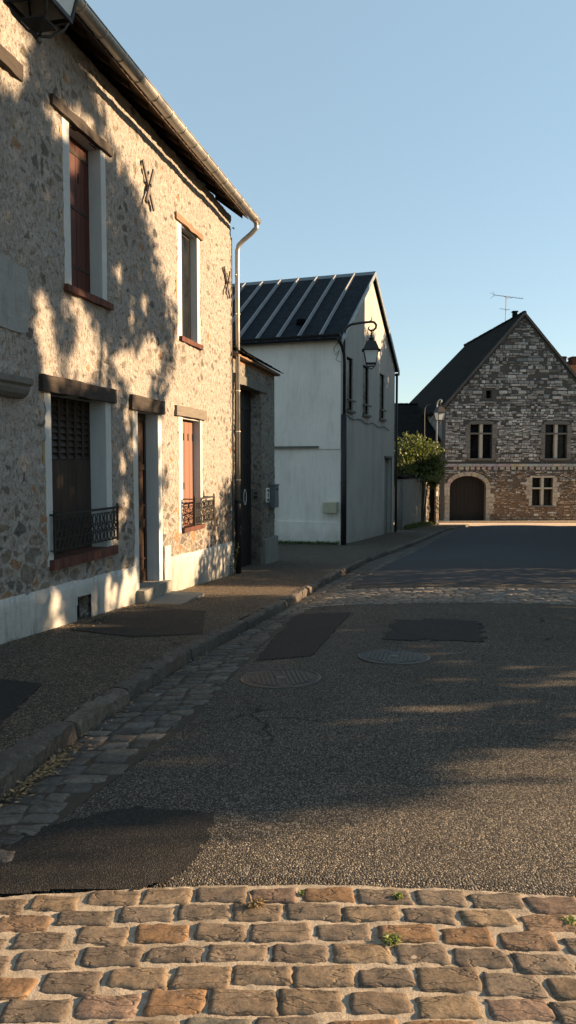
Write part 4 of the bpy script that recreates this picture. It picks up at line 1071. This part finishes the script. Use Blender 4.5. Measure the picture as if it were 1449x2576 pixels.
for i in range(n):
    t0, t1 = pi * (i + .04) / n, pi * (i + .96) / n; c = tuple(v * R3.uniform(.8, 1.05) for v in T1)
    A_ = [AP(t0), AP((t0 + t1) / 2), AP(t1)]; B_ = [(cu + (ru + .27) * cos(t), arch_s + (rz + .25) * sin(t)) for t in (t1, (t0 + t1) / 2, t0)]
    m.prism(A_ + B_, -.06, -.001, 'y', c)
m.build('arch_stones', 'barn_stone', bn, bevel=.006)
m = MB(); x = .0
while x < BW: wd = min(R3.uniform(.45, .95), BW - x); m.box(x + .006, x + wd - .006, -.09, .01, 1.36, 1.53, tuple(v * R3.uniform(.8, 1.1) for v in (.50, .48, .42))); x += wd
x = .55
while x < BW - .2: wd = R3.uniform(.20, .30); m.box(x, x + wd, -.07, .01, 1.17, 1.345, tuple(v * R3.uniform(.8, 1.1) for v in (.50, .465, .39))); x += wd + R3.uniform(.08, .16)
m.build('string_course', 'barn_stone', bn, bevel=.006)
m = MB(); m.box(arch_u0 - .01, arch_u1 + .01, .35, .42, BZ, arch_t + .02)
for i in range(9): m.box(arch_u0 + .01 + i * .25, arch_u0 + .245 + i * .25, .335, .349, BZ, arch_t)
m.build('barn_door', 'gate_wood', bn)
MB().box(2.5, 2.9, .3, .35, 5.5, 6.05).build('hatch', 'dark_void', bn)
for i, (a, b, c, d) in enumerate(bo[:3]):
    tc = c + (d - c) * (.73 if i < 2 else .62); mid = (a + b) / 2; mw = .095 if i < 2 else .085
    m = MB(); col = 'dressed_stone' if i == 2 else 'grey_stone'
    m.box(mid - mw, mid + mw, -.03, .22, c, tc - .05); m.box(mid - mw, mid + mw, -.03, .22, tc + .05, d);
    wn = m.build('stone_mullion', 'dressed_stone', bn, bevel=.012)
    m = MB(); m.box(a, b, -.035, .2, tc - .05, tc + .05); m.build('transom', col, wn, bevel=.01)
    m = MB(); m.box(a, b, .26, .27, c, d); m.build('pane', 'dark_glass', wn)
    m = MB()
    for q in (a + .02, mid - mw - .03, mid + mw + .005, b - .045): m.box(q, q + .03, .235, .259, c, d)
    m.build('window_frame', 'dark_paint', wn)
    m = MB(); m.box(a - .12, b + .12, -.10, .1, c - .13, c - .001)
    m.build('sill', 'grey_stone' , wn, bevel=.012)
    if i < 2:
        m = MB(); m.prism([(a - .18, d + .001), (b + .18, d + .001), (b + .05, d + .17), (mid + .3, d + .235), (mid - .3, d + .235), (a - .05, d + .17)], -.06, .1); m.build('lintel', 'grey_stone', wn, bevel=.01)
# steep tiled roof, hipped at the far end
tb = (BA - BE) / (BW / 2)
def rp(x, off=0): return BA + .12 + off - abs(x - BW / 2) * tb
ex0, ex1, yh, ye = -.32, BW + .32, 12.4, 17.3
vs = [(ex0, -.16, rp(ex0)), (BW / 2, -.16, rp(BW / 2)), (ex1, -.16, rp(ex1)), (BW / 2, yh, rp(BW / 2)), (ex0, ye, rp(ex0)), (ex1, ye, rp(ex1))]
m = MB(); m.add(vs + [(x, y, z - .14) for x, y, z in vs], [(0, 1, 3, 4), (2, 5, 3, 1), (3, 5, 4), (6, 10, 9, 7), (8, 7, 9, 11), (9, 10, 11), (0, 6, 7, 1), (1, 7, 8, 2), (2, 8, 11, 5), (0, 4, 10, 6), (5, 11, 10, 4)])
brf = m.build('roof', 'plain_tile', bn, uvf=lambda v: (v.y, v.z))
R4 = random.Random(8)
m = MB(); y = -.18
while y < yh: m.tube([(BW / 2, y, rp(BW / 2) - .02 + R4.uniform(-.01, .01)), (BW / 2, y + .33, rp(BW / 2) + R4.uniform(-.01, .01))], .11, 8); y += .34
m.build('ridge_tiles', 'plain_tile', brf)
m = MB()
for s_ in (-1, 1):
    n = 46
    for i in range(n):
        t0, t1 = i / n, (i + .93) / n; xa_, xb_ = BW / 2 + s_ * (BW / 2 + .30) * t0, BW / 2 + s_ * (BW / 2 + .30) * t1
        o = R4.uniform(-.012, .012); m.add([(xa_, -.19 + o, rp(xa_) - .17), (xb_, -.19 + o, rp(xb_) - .17), (xb_, -.19 + o, rp(xb_) + .03 + o), (xa_, -.19 + o, rp(xa_) + .05 + o), (xa_, -.155, rp(xa_) - .17), (xb_, -.155, rp(xb_) - .17), (xb_, -.155, rp(xb_) + .03 + o), (xa_, -.155, rp(xa_) + .05 + o)], [(0, 1, 2, 3), (7, 6, 5, 4), (0, 4, 5, 1), (1, 5, 6, 2), (2, 6, 7, 3), (3, 7, 4, 0)], (.10, .095, .09))
m.build('verge_tiles', 'barn_stone', brf)
m = MB(); m.box(BW / 2 - .13, BW / 2 + .13, 1.5, 1.72, rp(BW / 2), rp(BW / 2) + .32); m.box(BW / 2 - .17, BW / 2 + .17, 1.46, 1.76, rp(BW / 2) + .32, rp(BW / 2) + .40); m.build('roof_vent', 'plain_tile', brf)
an = root('tv_antenna', Vector((9.62, 46.5, 0)) + Matrix.Rotation(BR, 3, 'Z') @ Vector((BW / 2, 3.4, BA)), BR, 'thin rooftop aerial standing on the ridge of the barn', 'antenna')
m = MB(); m.tube([(0, 0, -.1), (.04, 0, 1.85)], .022, 6); m.build('mast', 'worn_iron', an)
m = MB(); m.tube([(-.82, 0, 1.92), (1.22, .15, 1.72)], .016, 6); m.tube([(-.15, 0, 1.84), (.1, 0, 1.72), (.4, .05, 1.74), (.5, .05, 1.79)], .01, 5); m.tube([(-.38, 0, 1.03), (.30, .0, .97)], .016, 5)
for i in range(9): x = -.6 + i * .21; m.tube([(x, -.16, 1.90 - i * .021), (x, .26, 1.90 - i * .021)], .008, 4)
for s_ in (-1, 1): m.tube([(-.72, s_ * .03, 1.91), (-.95, s_ * .22, 2.1)], .008, 4); m.tube([(-.72, s_ * .03, 1.91), (-.95, s_ * .22, 1.72)], .008, 4)
m.build('boom', 'worn_iron', an)

# low dark-roofed range behind the garden
lr = root('tiled_outbuilding', (9.5, 47.2, 0), BR, 'low outbuilding whose dark tiled roof abuts the left flank of the barn', 'building')
m = MB(); m.box(-14, -.02, .3, 13, -2.4, 3.0); m.prism([(.3, 3.001), (13, 3.001), (6.6, 5.55)], -14, -.03, 'x'); m.build('wall', 'gate_rubble', lr)
m = MB(); m.prism([(-.1, 2.9), (-.1, 3.0), (6.6, 5.72), (13.4, 3.0), (13.4, 2.9), (6.6, 5.60)], -14.2, -.01, 'x'); m.build('roof', 'plain_tile', lr, uvf=lambda v: (v.x, v.y))
m = MB(); x = -14
while x < -.1: m.tube([(x, 6.6, 5.72), (x + .33, 6.6, 5.745 + .01 * nz(x * 3))], .09, 7); x += .35
m.build('ridge_tiles', 'plain_tile', lr)
pl = root('thin_pole', (7.42, 41, -1.9), 0, 'thin bent cable pole rising above the ivy bush', 'pole')
m = MB(); m.tube([(0, 0, 0), (-.05, 0, 6.2), (-.02, 0, 6.45), (.1, 0, 6.6), (.28, 0, 6.62)], .022, 6); m.tube([(.2, 0, 5.7), (.5, 0, 6.1), (.8, 0, 6.35)], .015, 5); m.build('pole', 'worn_iron', pl)
# roof of a house beyond the barn, right
nh = root('far_house', (21.3, 58.5, 0), BR, 'house with red tiled roof and chimneys peeping out behind the barn at right', 'house')
m = MB(); m.box(0, 14, 0, 9, -2.6, 6.2); m.prism([(0, 6.2), (9, 6.2), (4.5, 9.7)], .0, 14, 'x'); m.build('wall', 'far_house_render', nh)
m = MB(); m.prism([(-.4, 5.9), (-.4, 6.05), (4.5, 9.98), (9.4, 6.05), (9.4, 5.9), (4.5, 9.8)], -.3, 14.3, 'x'); m.build('roof', 'red_tile', nh, uvf=lambda v: (v.x, v.y))
for x in (1.35, 2.25): m = MB(); m.box(x, x + .42, 4.1, 4.9, 9.3, 10.35); m.box(x - .05, x + .47, 4.05, 4.95, 10.2, 10.28); m.build('chimney', 'red_tile', nh, uvf=lambda v: (v.x, v.z))

# ---------------------------------------------------------------- the right-hand side of the street (casts the shade)
def SR(s, r, z=0.): return Vector((r * cos(SA) - s * sin(SA), r * sin(SA) + s * cos(SA), z))
TE = tan(SE)
ha = root('corner_house', SR(14.9, 15.6, 0), SA, 'tall rendered house on the right side of the street, just outside the view', 'house')
m = MB(); hw2 = [(.0 + 1.6 + i * 2.9, 1.6 + i * 2.9 + 1.0, z, z + 1.5) for i in range(3) for z in (.5, 4.0, 7.0)]
cells_y(m, 0, 10.7, -1.6, 10.4, hw2, 0, .35); m.box(.351, 9, 0, .3, -1.6, 10.4); m.box(.351, 9, 10.4, 10.7, -1.6, 10.4); m.box(8.7, 9, .301, 10.399, -1.6, 10.4)
m.build('wall', 'far_house_render', ha)
m = MB(); m.prism([(-.25, 10.3), (4.5, 13.0), (9.25, 10.3), (9.25, 10.401), (4.5, 13.15), (-.25, 10.401)], -.02, 10.72, 'y')
m.box(.36, 8.69, .31, 10.39, 10.2, 10.3); m.build('roof', 'plain_tile', ha, uvf=lambda v: (v.x, v.y))
for (a, b, c, d) in hw2:
    m = MB(); m.box(.15, .2, a, b, c, d); m.build('window', 'dark_glass', ha)

class Crown:
    def __init__(s): s.v = []; s.f = []; s.c = []
    def leaf(s, p, L, W, R_, up=.3):
        d = Vector((R_.gauss(0, 1), R_.gauss(0, 1), R_.gauss(0, 1) - up)).normalized(); n = Vector((R_.gauss(0, 1), R_.gauss(0, 1), R_.gauss(0, 1))).normalized()
        a = d.cross(n).normalized() * W / 2; n = len(s.v)
        s.v += [tuple(p), tuple(p + d * L * .5 + a), tuple(p + d * L), tuple(p + d * L * .5 - a)]; s.f.append((n, n + 1, n + 2, n + 3)); q = R_.random(); s.c.append((q, q, q))
    def build(s, name, mat, parent, kind=None):
        m = MB(); m.v, m.f, m.c = s.v, s.f, s.c; return m.build(name, mat, parent, fix=False, kind=kind)
def limbs(parent, base_, tips, r0):
    m = MB(); b = Vector(base_); fork = b.lerp(Vector((0, 0, 0)), 0)
    cz = sum(t[2] for t in tips) / len(tips); top = Vector((b.x, b.y, b.z + (cz - b.z) * .6))
    m.tube([b - Vector((0, 0, .4)), b + Vector((.02, .02, .3)), b.lerp(top, .5) + Vector((.08, -.05, 0)), top], [r0 * 1.35, r0, r0 * .82, r0 * .6], 10)
    for i, t in enumerate(tips):
        st = b.lerp(top, .45 + .5 * (i / max(1, len(tips) - 1))); t = Vector(t); md = st.lerp(t, .5) + Vector((.1 * nz(i, 2), .1 * nz(i, 5), .25))
        m.tube([st, md, t], [r0 * .42, r0 * .25, r0 * .06], 6)
    return m.build('trunk', 'bark', parent, smooth=True)
def shade_tree(label, s0, s1, r0, r1, h0, h1, prob, n, L, seed, trunk_s, trunk_r, group=None, cl=10):
    R_ = random.Random(seed); rt = SR(trunk_s, trunk_r, 0); gz = base(min(44, rt.y)) + .05
    t = root('leafy_tree', (rt.x, rt.y, gz), 0, label, 'tree', group); o = Vector((rt.x, rt.y, gz)); cr = Crown(); cnt = 0; tips = []
    while cnt < n:
        s_ = R_.uniform(s0, s1); h = R_.uniform(h0, h1); r = R_.triangular(r0, r1)
        if prob(s_, h) <= 0: cnt += .3; continue
        if len(tips) < 16 and R_.random() < .01: tips.append(SR(s_, r, h + TE * r) - o)
        for _ in range(cl):
            ss, hh, rr = s_ + R_.gauss(0, .16), h + R_.gauss(0, .14), r + R_.gauss(0, .2); cnt += 1
            if R_.random() < prob(ss, hh):
                z = hh + TE * rr
                if z > gz + .15: cr.leaf(SR(ss, rr, z) - o, R_.uniform(L * .7, L * 1.2), L * .6, R_)
    limbs(t, (0, 0, 0), tips[:14] or [(0, 0, 3)], .16)
    cr.build('crown', 'tree_leaf', t)
EH = [(-1.5, 10.4), (-.8, 10.55), (0, 10.7), (1.4, 10.8), (2.5, 10.9), (3.0, 11.25), (3.6, 11.25), (4.1, 11.1), (4.6, 10.65), (5.1, 10.2), (5.7, 9.55), (6.6, 8.6)]
FH = [(-2.2, 4.9), (-1.2, 4.35), (-.72, 3.8), (-.44, 3.3), (-.29, 3.1), (.05, 2.9), (.2, 2.72), (1.0, 2.7), (7, 3.6)]
HOLES = [(8.32, 5.42, .16, .20), (8.75, 5.55, .30, .13), (8.9, 5.2, .16, .16), (9.25, 5.45, .22, .10), (7.45, 5.85, .28, .45), (7.95, 3.35, .17, .26), (8.05, 2.95, .14, .35), (8.75, 3.1, .20, .42), (9.15, 2.98, .14, .32), (8.35, 2.82, .16, .22), (8.55, 3.55, .2, .12),
         (9.75, 2.95, .26, .22), (10.15, 2.7, .30, .30), (10.5, 3.1, .3, .24), (9.62, 4.05, .08, .16), (9.95, 3.55, .10, .12), (10.35, 3.75, .08, .14), (9.62, 1.72, .09, .16), (9.5, 1.05, .09, .13), (9.68, 1.25, .07, .2), (9.4, .82, .08, .14), (9.95, 1.9, .10, .12), (9.8, 2.3, .10, .16), (10.3, 1.5, .1, .3), (10.35, .7, .12, .22), (10.3, 2.1, .15, .14),
         (9.00, 0.50, 0.145, 0.208), (8.05, 0.42, 0.131, 0.208), (8.03, 0.10, 0.131, 0.182), (8.20, 0.12, 0.087, 0.091), (8.90, 0.15, 0.087, 0.169), (9.10, 0.20, 0.102, 0.260), (9.30, 0.18, 0.087, 0.169), (9.40, 0.10, 0.087, 0.169), (9.52, 0.12, 0.087, 0.182), (9.65, 0.28, 0.087, 0.234), (9.62, 0.02, 0.087, 0.169), (9.80, 0.08, 0.102, 0.195), (9.92, 0.30, 0.102, 0.130), (10.00, 0.00, 0.102, 0.182), (9.20, -0.10, 0.087, 0.130), (9.30, -0.22, 0.232, 0.046), (9.75, -0.14, 0.145, 0.039), (8.30, -0.20, 0.102, 0.039),
         (8.2, 1.95, .05, .1), (8.6, 1.7, .06, .1), (9.0, 1.62, .05, .12), (8.8, 1.55, .04, .06), (8.0, 2.3, .06, .1), (9.45, 2.6, .08, .18), (8.0, 4.6, .05, .12), (8.85, 4.75, .05, .2),
         (4.7, -.56, .08, .10), (4.82, -.76, .085, .11), (5.22, -.86, .075, .09), (5.5, -.70, .06, .08), (5.4, -1.04, .09, .16), (4.12, -.76, .10, .12), (4.42, -.84, .06, .09), (4.42, .03, .11, .045), (4.12, .02, .10, .04), (5.05, -1.15, .08, .12), (4.35, -.42, .07, .06), (3.85, -.52, .07, .07), (5.8, -.95, .06, .09), (5.0, -.50, .05, .06), (4.6, -1.1, .08, .10), (6.1, -.8, .05, .06)]
HOLES = [(a, b, c * (1.22 if b > 1 else 1), d * (1.15 if b > 1 else 1)) for a, b, c, d in HOLES]
def main_prob(s, h):
    e = lerp(EH, h) + .28 * nz(s * 1.1, h * 1.3, 2.) + .22 * nz(s * 3.1, h * 2.6, 7.); f = lerp(FH, h) + .18 * nz(s * 1.5, h * 3., 4.)
    if s > e or s < f: return 0
    for a, b, c, d in HOLES:
        if ((s - a) / c) ** 2 + ((h - b) / d) ** 2 < 1 + .35 * nz(s * 8, h * 8, 1.): return 0
    p = 1
    if s > e - .35: p = .35
    if s < f + .3: p = .3
    return p
shade_tree('broad leafy tree across the street, foliage low over the near verge', 2.6, 7.1, 10.5, 14.5, -2.2, 6.6, main_prob, 52000, .15, 1, 5.0, 12.6, 'trees across the street')
shade_tree('second leafy tree across the street, its crown facing the stone house', 7.0, 11.6, 10.5, 14.5, -1.5, 6.6, main_prob, 50000, .15, 2, 8.9, 12.6, 'trees across the street')
SHB = [(11.6, -1.0), (12.1, -.25), (12.5, .05), (12.8, .55), (13.2, .55), (13.5, .95), (14.2, 1.05), (14.9, 1.6)]
def shrub_prob(s, h):
    t = lerp(SHB, s) + .25 * nz(s * 3, 1.) + .15 * nz(s * 9, h * 4, 3.)
    if h > t or s < 11.6: return 0
    for a, b, c, d in ((13.0, -.2, .05, .12), (13.2, .15, .06, .2), (13.55, .3, .05, .2), (13.8, -.3, .05, .15), (12.7, -.35, .06, .14), (13.35, -.45, .05, .12), (12.9, -.55, .2, .03)):
        if ((s - a) / c) ** 2 + ((h - b) / d) ** 2 < 1: return 0
    return .55 if h > t - .25 else 1
shade_tree('small bushy tree at the foot of the tall right-hand house', 11.6, 14.9, 8.6, 10.6, -1.4, 1.8, shrub_prob, 9000, .12, 3, 13.5, 9.6)
def low_hedge(label, s0, s1, r0, r1, top, n, L, seed):
    R_ = random.Random(seed); c0 = SR((s0 + s1) / 2, (r0 + r1) / 2); t = root('hedge', (c0.x, c0.y, 0), 0, label, 'hedge'); cr = Crown(); o = Vector((c0.x, c0.y, 0))
    for _ in range(n):
        s_, r = R_.uniform(s0, s1), R_.uniform(r0, r1); p = SR(s_, r); gz = base(min(p.y, 44)) + .1; zt = top(s_) + TE * r + .12 * nz(s_ * 2, r * 2, seed)
        if zt > gz: p.z = R_.uniform(gz, zt); cr.leaf(p - o, L, L * .6, R_)
    cr.build('foliage', 'tree_leaf', t)
low_hedge('clipped hedge behind the right-hand verge', 6.0, 14.9, 9.0, 10.0, lambda s: -1.02, 9000, .16, 4)
def far_prob(s, h):
    top = lerp([(25.6, 4.3), (26.3, 4.3), (27.0, 3.8), (27.8, 3.5), (28.6, 4.3), (29.5, 4.9), (31.2, 4.6)], s) + .5 * nz(s * 1.4, 3.) + .35 * nz(s * 4, h * 1.2, 5.)
    if h > top or s < 25.5 or s > 31.3: return 0
    for a, b, c, d in ((29.0, 2.4, .10, .5), (28.9, .7, .06, .3), (29.55, 4.1, .2, .3), (29.8, 3.2, .08, .5), (28.3, 3.3, .08, .4), (29.6, -.9, .06, .4), (29.7, -2.6, .08, .6), (29.9, -1.8, .06, .3)):
        if ((s - a) / c) ** 2 + ((h - b) / d) ** 2 < 1: return 0
    return .4 if h > top - .5 else 1
shade_tree('tall leafy tree farther along the right side of the street', 25.5, 31.3, 20, 24, -9.0, 5.8, far_prob, 64000, .30, 6, 28.4, 22, 'trees across the street')
def hedge2(s, h):
    t = -1.55 + .3 * nz(s * 1.5, 3.) + .2 * nz(s * 5, h * 2, 3.)
    if h > t or s < 31: return 0
    R5 = nz(s * 4.2, h * .9, 9.)
    return 0 if (R5 > .36 and s > 32.4) else 1
shade_tree('low rounded tree beside the far end of the street on the right', 31.0, 36.3, 22, 25.5, -9.5, -.8, hedge2, 34000, .30, 7, 34, 22, 'trees across the street')

# ---------------------------------------------------------------- ivy bush on the garden wall
R_ = random.Random(21); bu = root('ivy_bush', (6.2, 36.4, .8), 0, 'yellow-green leafy bush spilling over the garden wall, sunlit on its right', 'bush'); cr = Crown()
LOB = [(-.9, -.6, .9, .9, 1.0), (-.2, 0, 1.35, 1.0, .95), (.55, .5, 1.15, .9, .85), (1.05, .9, .55, .62, .75), (-1.1, -1.0, .25, .7, .6), (.2, .4, .4, 1.1, .6), (1.0, 1.0, -.05, .3, .45)]
for lx, ly, lz, ra, rb in LOB:
    for _ in range(int(1500 * ra)):
        d = Vector((R_.gauss(0, 1), R_.gauss(0, 1), R_.gauss(0, 1))).normalized(); d = d * (R_.random() ** .33) * (.72 + .5 * abs(nz(d.x * 1.7 + lx, d.y * 1.7 + ly, d.z * 1.7)) + .25 * R_.random() ** 4)
        cr.leaf(Vector((lx + d.x * ra, ly + d.y * ra * .8, lz + d.z * rb)), R_.uniform(.08, .19), .09, R_)
for _ in range(500): cr.leaf(Vector((R_.uniform(-1.5, 1.2), R_.uniform(-1.6, 1.0), R_.uniform(-.1, .3))), .13, .09, R_)
cr.build('foliage', 'ivy_leaf', bu)
m = MB()
for k in range(7): a_ = k * .9; m.tube([(.2 + .2 * cos(a_), .3, -2.2), (.1 + .5 * cos(a_), .3 + .3 * sin(a_), 0), (1.0 * cos(a_), .2 + .6 * sin(a_), 1.0)], [.05, .03, .01], 5)
m.build('stems', 'bark', bu)

# ---------------------------------------------------------------- manhole covers
def manhole(x, y, rz, label):
    t = root('manhole_cover', (x, y, G(x, y) + .004), rz, label, 'manhole cover', 'round manhole covers in the road')
    t.rotation_euler = (atan2(G(x, y + .2) - G(x, y - .2), .4), -atan2(G(x + .2, y) - G(x - .2, y), .4), rz)
    m = MB(); m.lathe([(.315, -.02), (.315, .004), (.300, .006), (.296, .0)], (0, 0, 0), 40); fr = m.build('frame_ring', 'worn_iron', t)
    m = MB(); m.lathe([(.288, -.02), (.288, .003), (.24, .0035)], (0, 0, 0), 40); cpl = m.build('cover_plate', 'cast_iron', t); m = MB()
    for i in range(-6, 7):
        xx = i * .036
        if abs(i) < 1: continue
        hh = sqrt(max(0, .245 ** 2 - xx ** 2)); n = int(hh / .018)
        for k in range(-n, n + 1):
            if abs(xx) < .06 and abs(k) < 3: continue
            m.box(xx - .011, xx + .011, k * .018 - .006, k * .018 + .006, .003, .0095)
    m.lathe([(.05, .003), (.045, .009)], (0, 0, 0), 16); m.box(-.07, .07, .262, .275, .003, .010); m.box(-.05, .05, -.30, -.27, .003, .010)
    m.build('raised_ribs', 'worn_iron', cpl)
manhole(-.055, 5.79, .12, 'iron manhole cover nearest the gutter stones, below the dark patch')
manhole(.93, 6.54, -.2, 'flatter manhole cover in the middle of the road below the square patch')

# ---------------------------------------------------------------- small growth and litter
def weed(x, y, z, label, n, hgt, spread, mat, seed, dry=False):
    R_ = random.Random(seed); t = root('weed', (x, y, z), 0, label, 'weed', 'weeds in the joints'); m = MB()
    for _ in range(n):
        a_ = R_.uniform(0, 2 * pi); q = R_.uniform(.2, 1) * spread; hh = hgt * R_.uniform(.4, 1); b = R_.uniform(0, spread * .35); dx, dy = cos(a_), sin(a_)
        w_ = R_.uniform(.0015, .003) if dry else R_.uniform(.003, .006); c = R_.random()
        p0, p1, p2 = (dx * b, dy * b, 0), (dx * (b + q * .5), dy * (b + q * .5), hh * .8), (dx * (b + q), dy * (b + q), hh * R_.uniform(.5, 1))
        m.add([(p0[0] - dy * w_, p0[1] + dx * w_, 0), (p0[0] + dy * w_, p0[1] - dx * w_, 0), (p1[0] + dy * w_, p1[1] - dx * w_, p1[2]), p2, (p1[0] - dy * w_, p1[1] + dx * w_, p1[2])], [(0, 1, 2, 4), (4, 2, 3)], (c, c, c))
    m.build('blades', mat, t, fix=False)
weed(-.115, 2.485, G(-.1, 2.48) + .005, 'dry straw-coloured tuft between the setts left of centre', 60, .035, .045, 'dry_leaf', 1, True)
weed(.385, 2.545, G(.38, 2.54) + .004, 'small green tuft at the edge of the asphalt', 45, .022, .022, 'weed_leaf', 2)
weed(.325, 2.285, G(.33, 2.28) + .004, 'larger green tuft in a joint of the setts', 80, .022, .034, 'weed_leaf', 3)
weed(.05, 2.575, G(.05, 2.57) + .004, 'tiny mossy tuft in the top row of setts', 20, .014, .015, 'weed_leaf', 4)
weed(.93, 2.40, G(.93, 2.4) + .004, 'small tuft in the joint at the right edge', 30, .014, .03, 'weed_leaf', 5)
p = HW(14.15, .08); t = root('wall_weed', (p.x, p.y, SW(p.x, p.y)), 0, 'spindly dark weed growing at the foot of the downpipe', 'weed'); R_ = random.Random(2); m = MB(); cr = Crown()
for k in range(3):
    q = [Vector((.03 * k - .03, 0, 0)), Vector((.05 * (k - 1), .0, .2)), Vector((.09 * (k - 1) + .02, .02, .40 + .1 * k))]; m.tube(q, [.004, .003, .002], 4)
    for _ in range(22): a_ = R_.random(); cr.leaf(q[1].lerp(q[2], a_) if R_.random() < .6 else q[0].lerp(q[1], a_), .05, .022, R_)
m.build('stems', 'bark', t); cr.build('leaves', 'tree_leaf', t)
p = HW(15.35, -.25); t = root('coping_weed', (p.x, p.y, 3.88), 0, 'single bare stalk growing out of the gateway coping', 'weed'); m = MB()
m.tube([(0, 0, 0), (.01, 0, .25), (-.01, 0, .42)], [.006, .004, .002], 5); m.tube([(.01, 0, .15), (.05, 0, .2), (.05, .0, .24)], .004, 5); m.tube([(.01, 0, .22), (-.02, .0, .29)], .004, 5); m.build('stem', 'bark', t)
# leaf litter lying in the gutter and along the foot of the wall
R_ = random.Random(31); cr = Crown()
def flat_leaf(x, y, z, L):
    a_ = R_.uniform(0, 2 * pi); d = Vector((cos(a_), sin(a_), R_.uniform(-.3, .35))) * L; b = Vector((-sin(a_), cos(a_), R_.uniform(-.35, .35))) * L * .22; p = Vector((x, y, z)); n = len(cr.v)
    cr.v += [tuple(p), tuple(p + d * .5 + b), tuple(p + d), tuple(p + d * .5 - b)]; cr.f.append((n, n + 1, n + 2, n + 3)); q = R_.random() ** 1.5; cr.c.append((q, q, q))
for _ in range(380):
    y = R_.gauss(3.85, .22); x = kerbx(y) + abs(R_.gauss(0, .055)) + .01; flat_leaf(x, y, G(x, y) + R_.uniform(.012, .03), R_.uniform(.02, .045))
for _ in range(500):
    y = R_.uniform(3, 13); x = kerbx(y) + abs(R_.gauss(0, .04)) + .01; flat_leaf(x, y, G(x, y) + .014, R_.uniform(.015, .035))
for _ in range(1700):
    u = R_.uniform(7, 14.2); p = HW(u, .05 + abs(R_.gauss(0, .16))); flat_leaf(p.x, p.y, SW(p.x, p.y) + R_.uniform(.003, .02), R_.uniform(.012, .035))
for _ in range(1500):
    y = R_.uniform(3.0, 12.5); x = R_.uniform(-4.17 + .2226 * y + .05, kerbx(y) - .1); flat_leaf(x, y, SW(x, y) + .004, R_.uniform(.008, .02))
for _ in range(9000):
    y = R_.uniform(7.5, 14.5); x = R_.uniform(-4.17 + .2226 * y + .05, kerbx(y) - .1); flat_leaf(x, y, SW(x, y) + .003, R_.uniform(.008, .022))
cr.build('fallen_leaves', 'dry_leaf', None, kind='stuff')
# ragged dark grass along the foot of the cream house and garden wall
cr = Crown(); R_ = random.Random(41)
for _ in range(900):
    x = -R_.uniform(0, 2.6); q = Vector((1.62, 23.4, 0)) + Matrix.Rotation(B2R, 3, 'Z') @ Vector((x, -.03 - abs(R_.gauss(0, .05)), 0)); cr.leaf(Vector((q.x, q.y, SW(q.x, q.y) + abs(R_.gauss(0, .03)))), .09, .02, R_, -1.5)
for _ in range(1600):
    t_ = R_.uniform(0, 1.3); q = WA.lerp(WB, t_); cr.leaf(Vector((q.x + abs(R_.gauss(.06, .12)), q.y, base(q.y) + .12 + abs(R_.gauss(0, .05)))), .14, .03, R_, -1.2)
cr.build('grass_fringe', 'tree_leaf', None, kind='stuff')
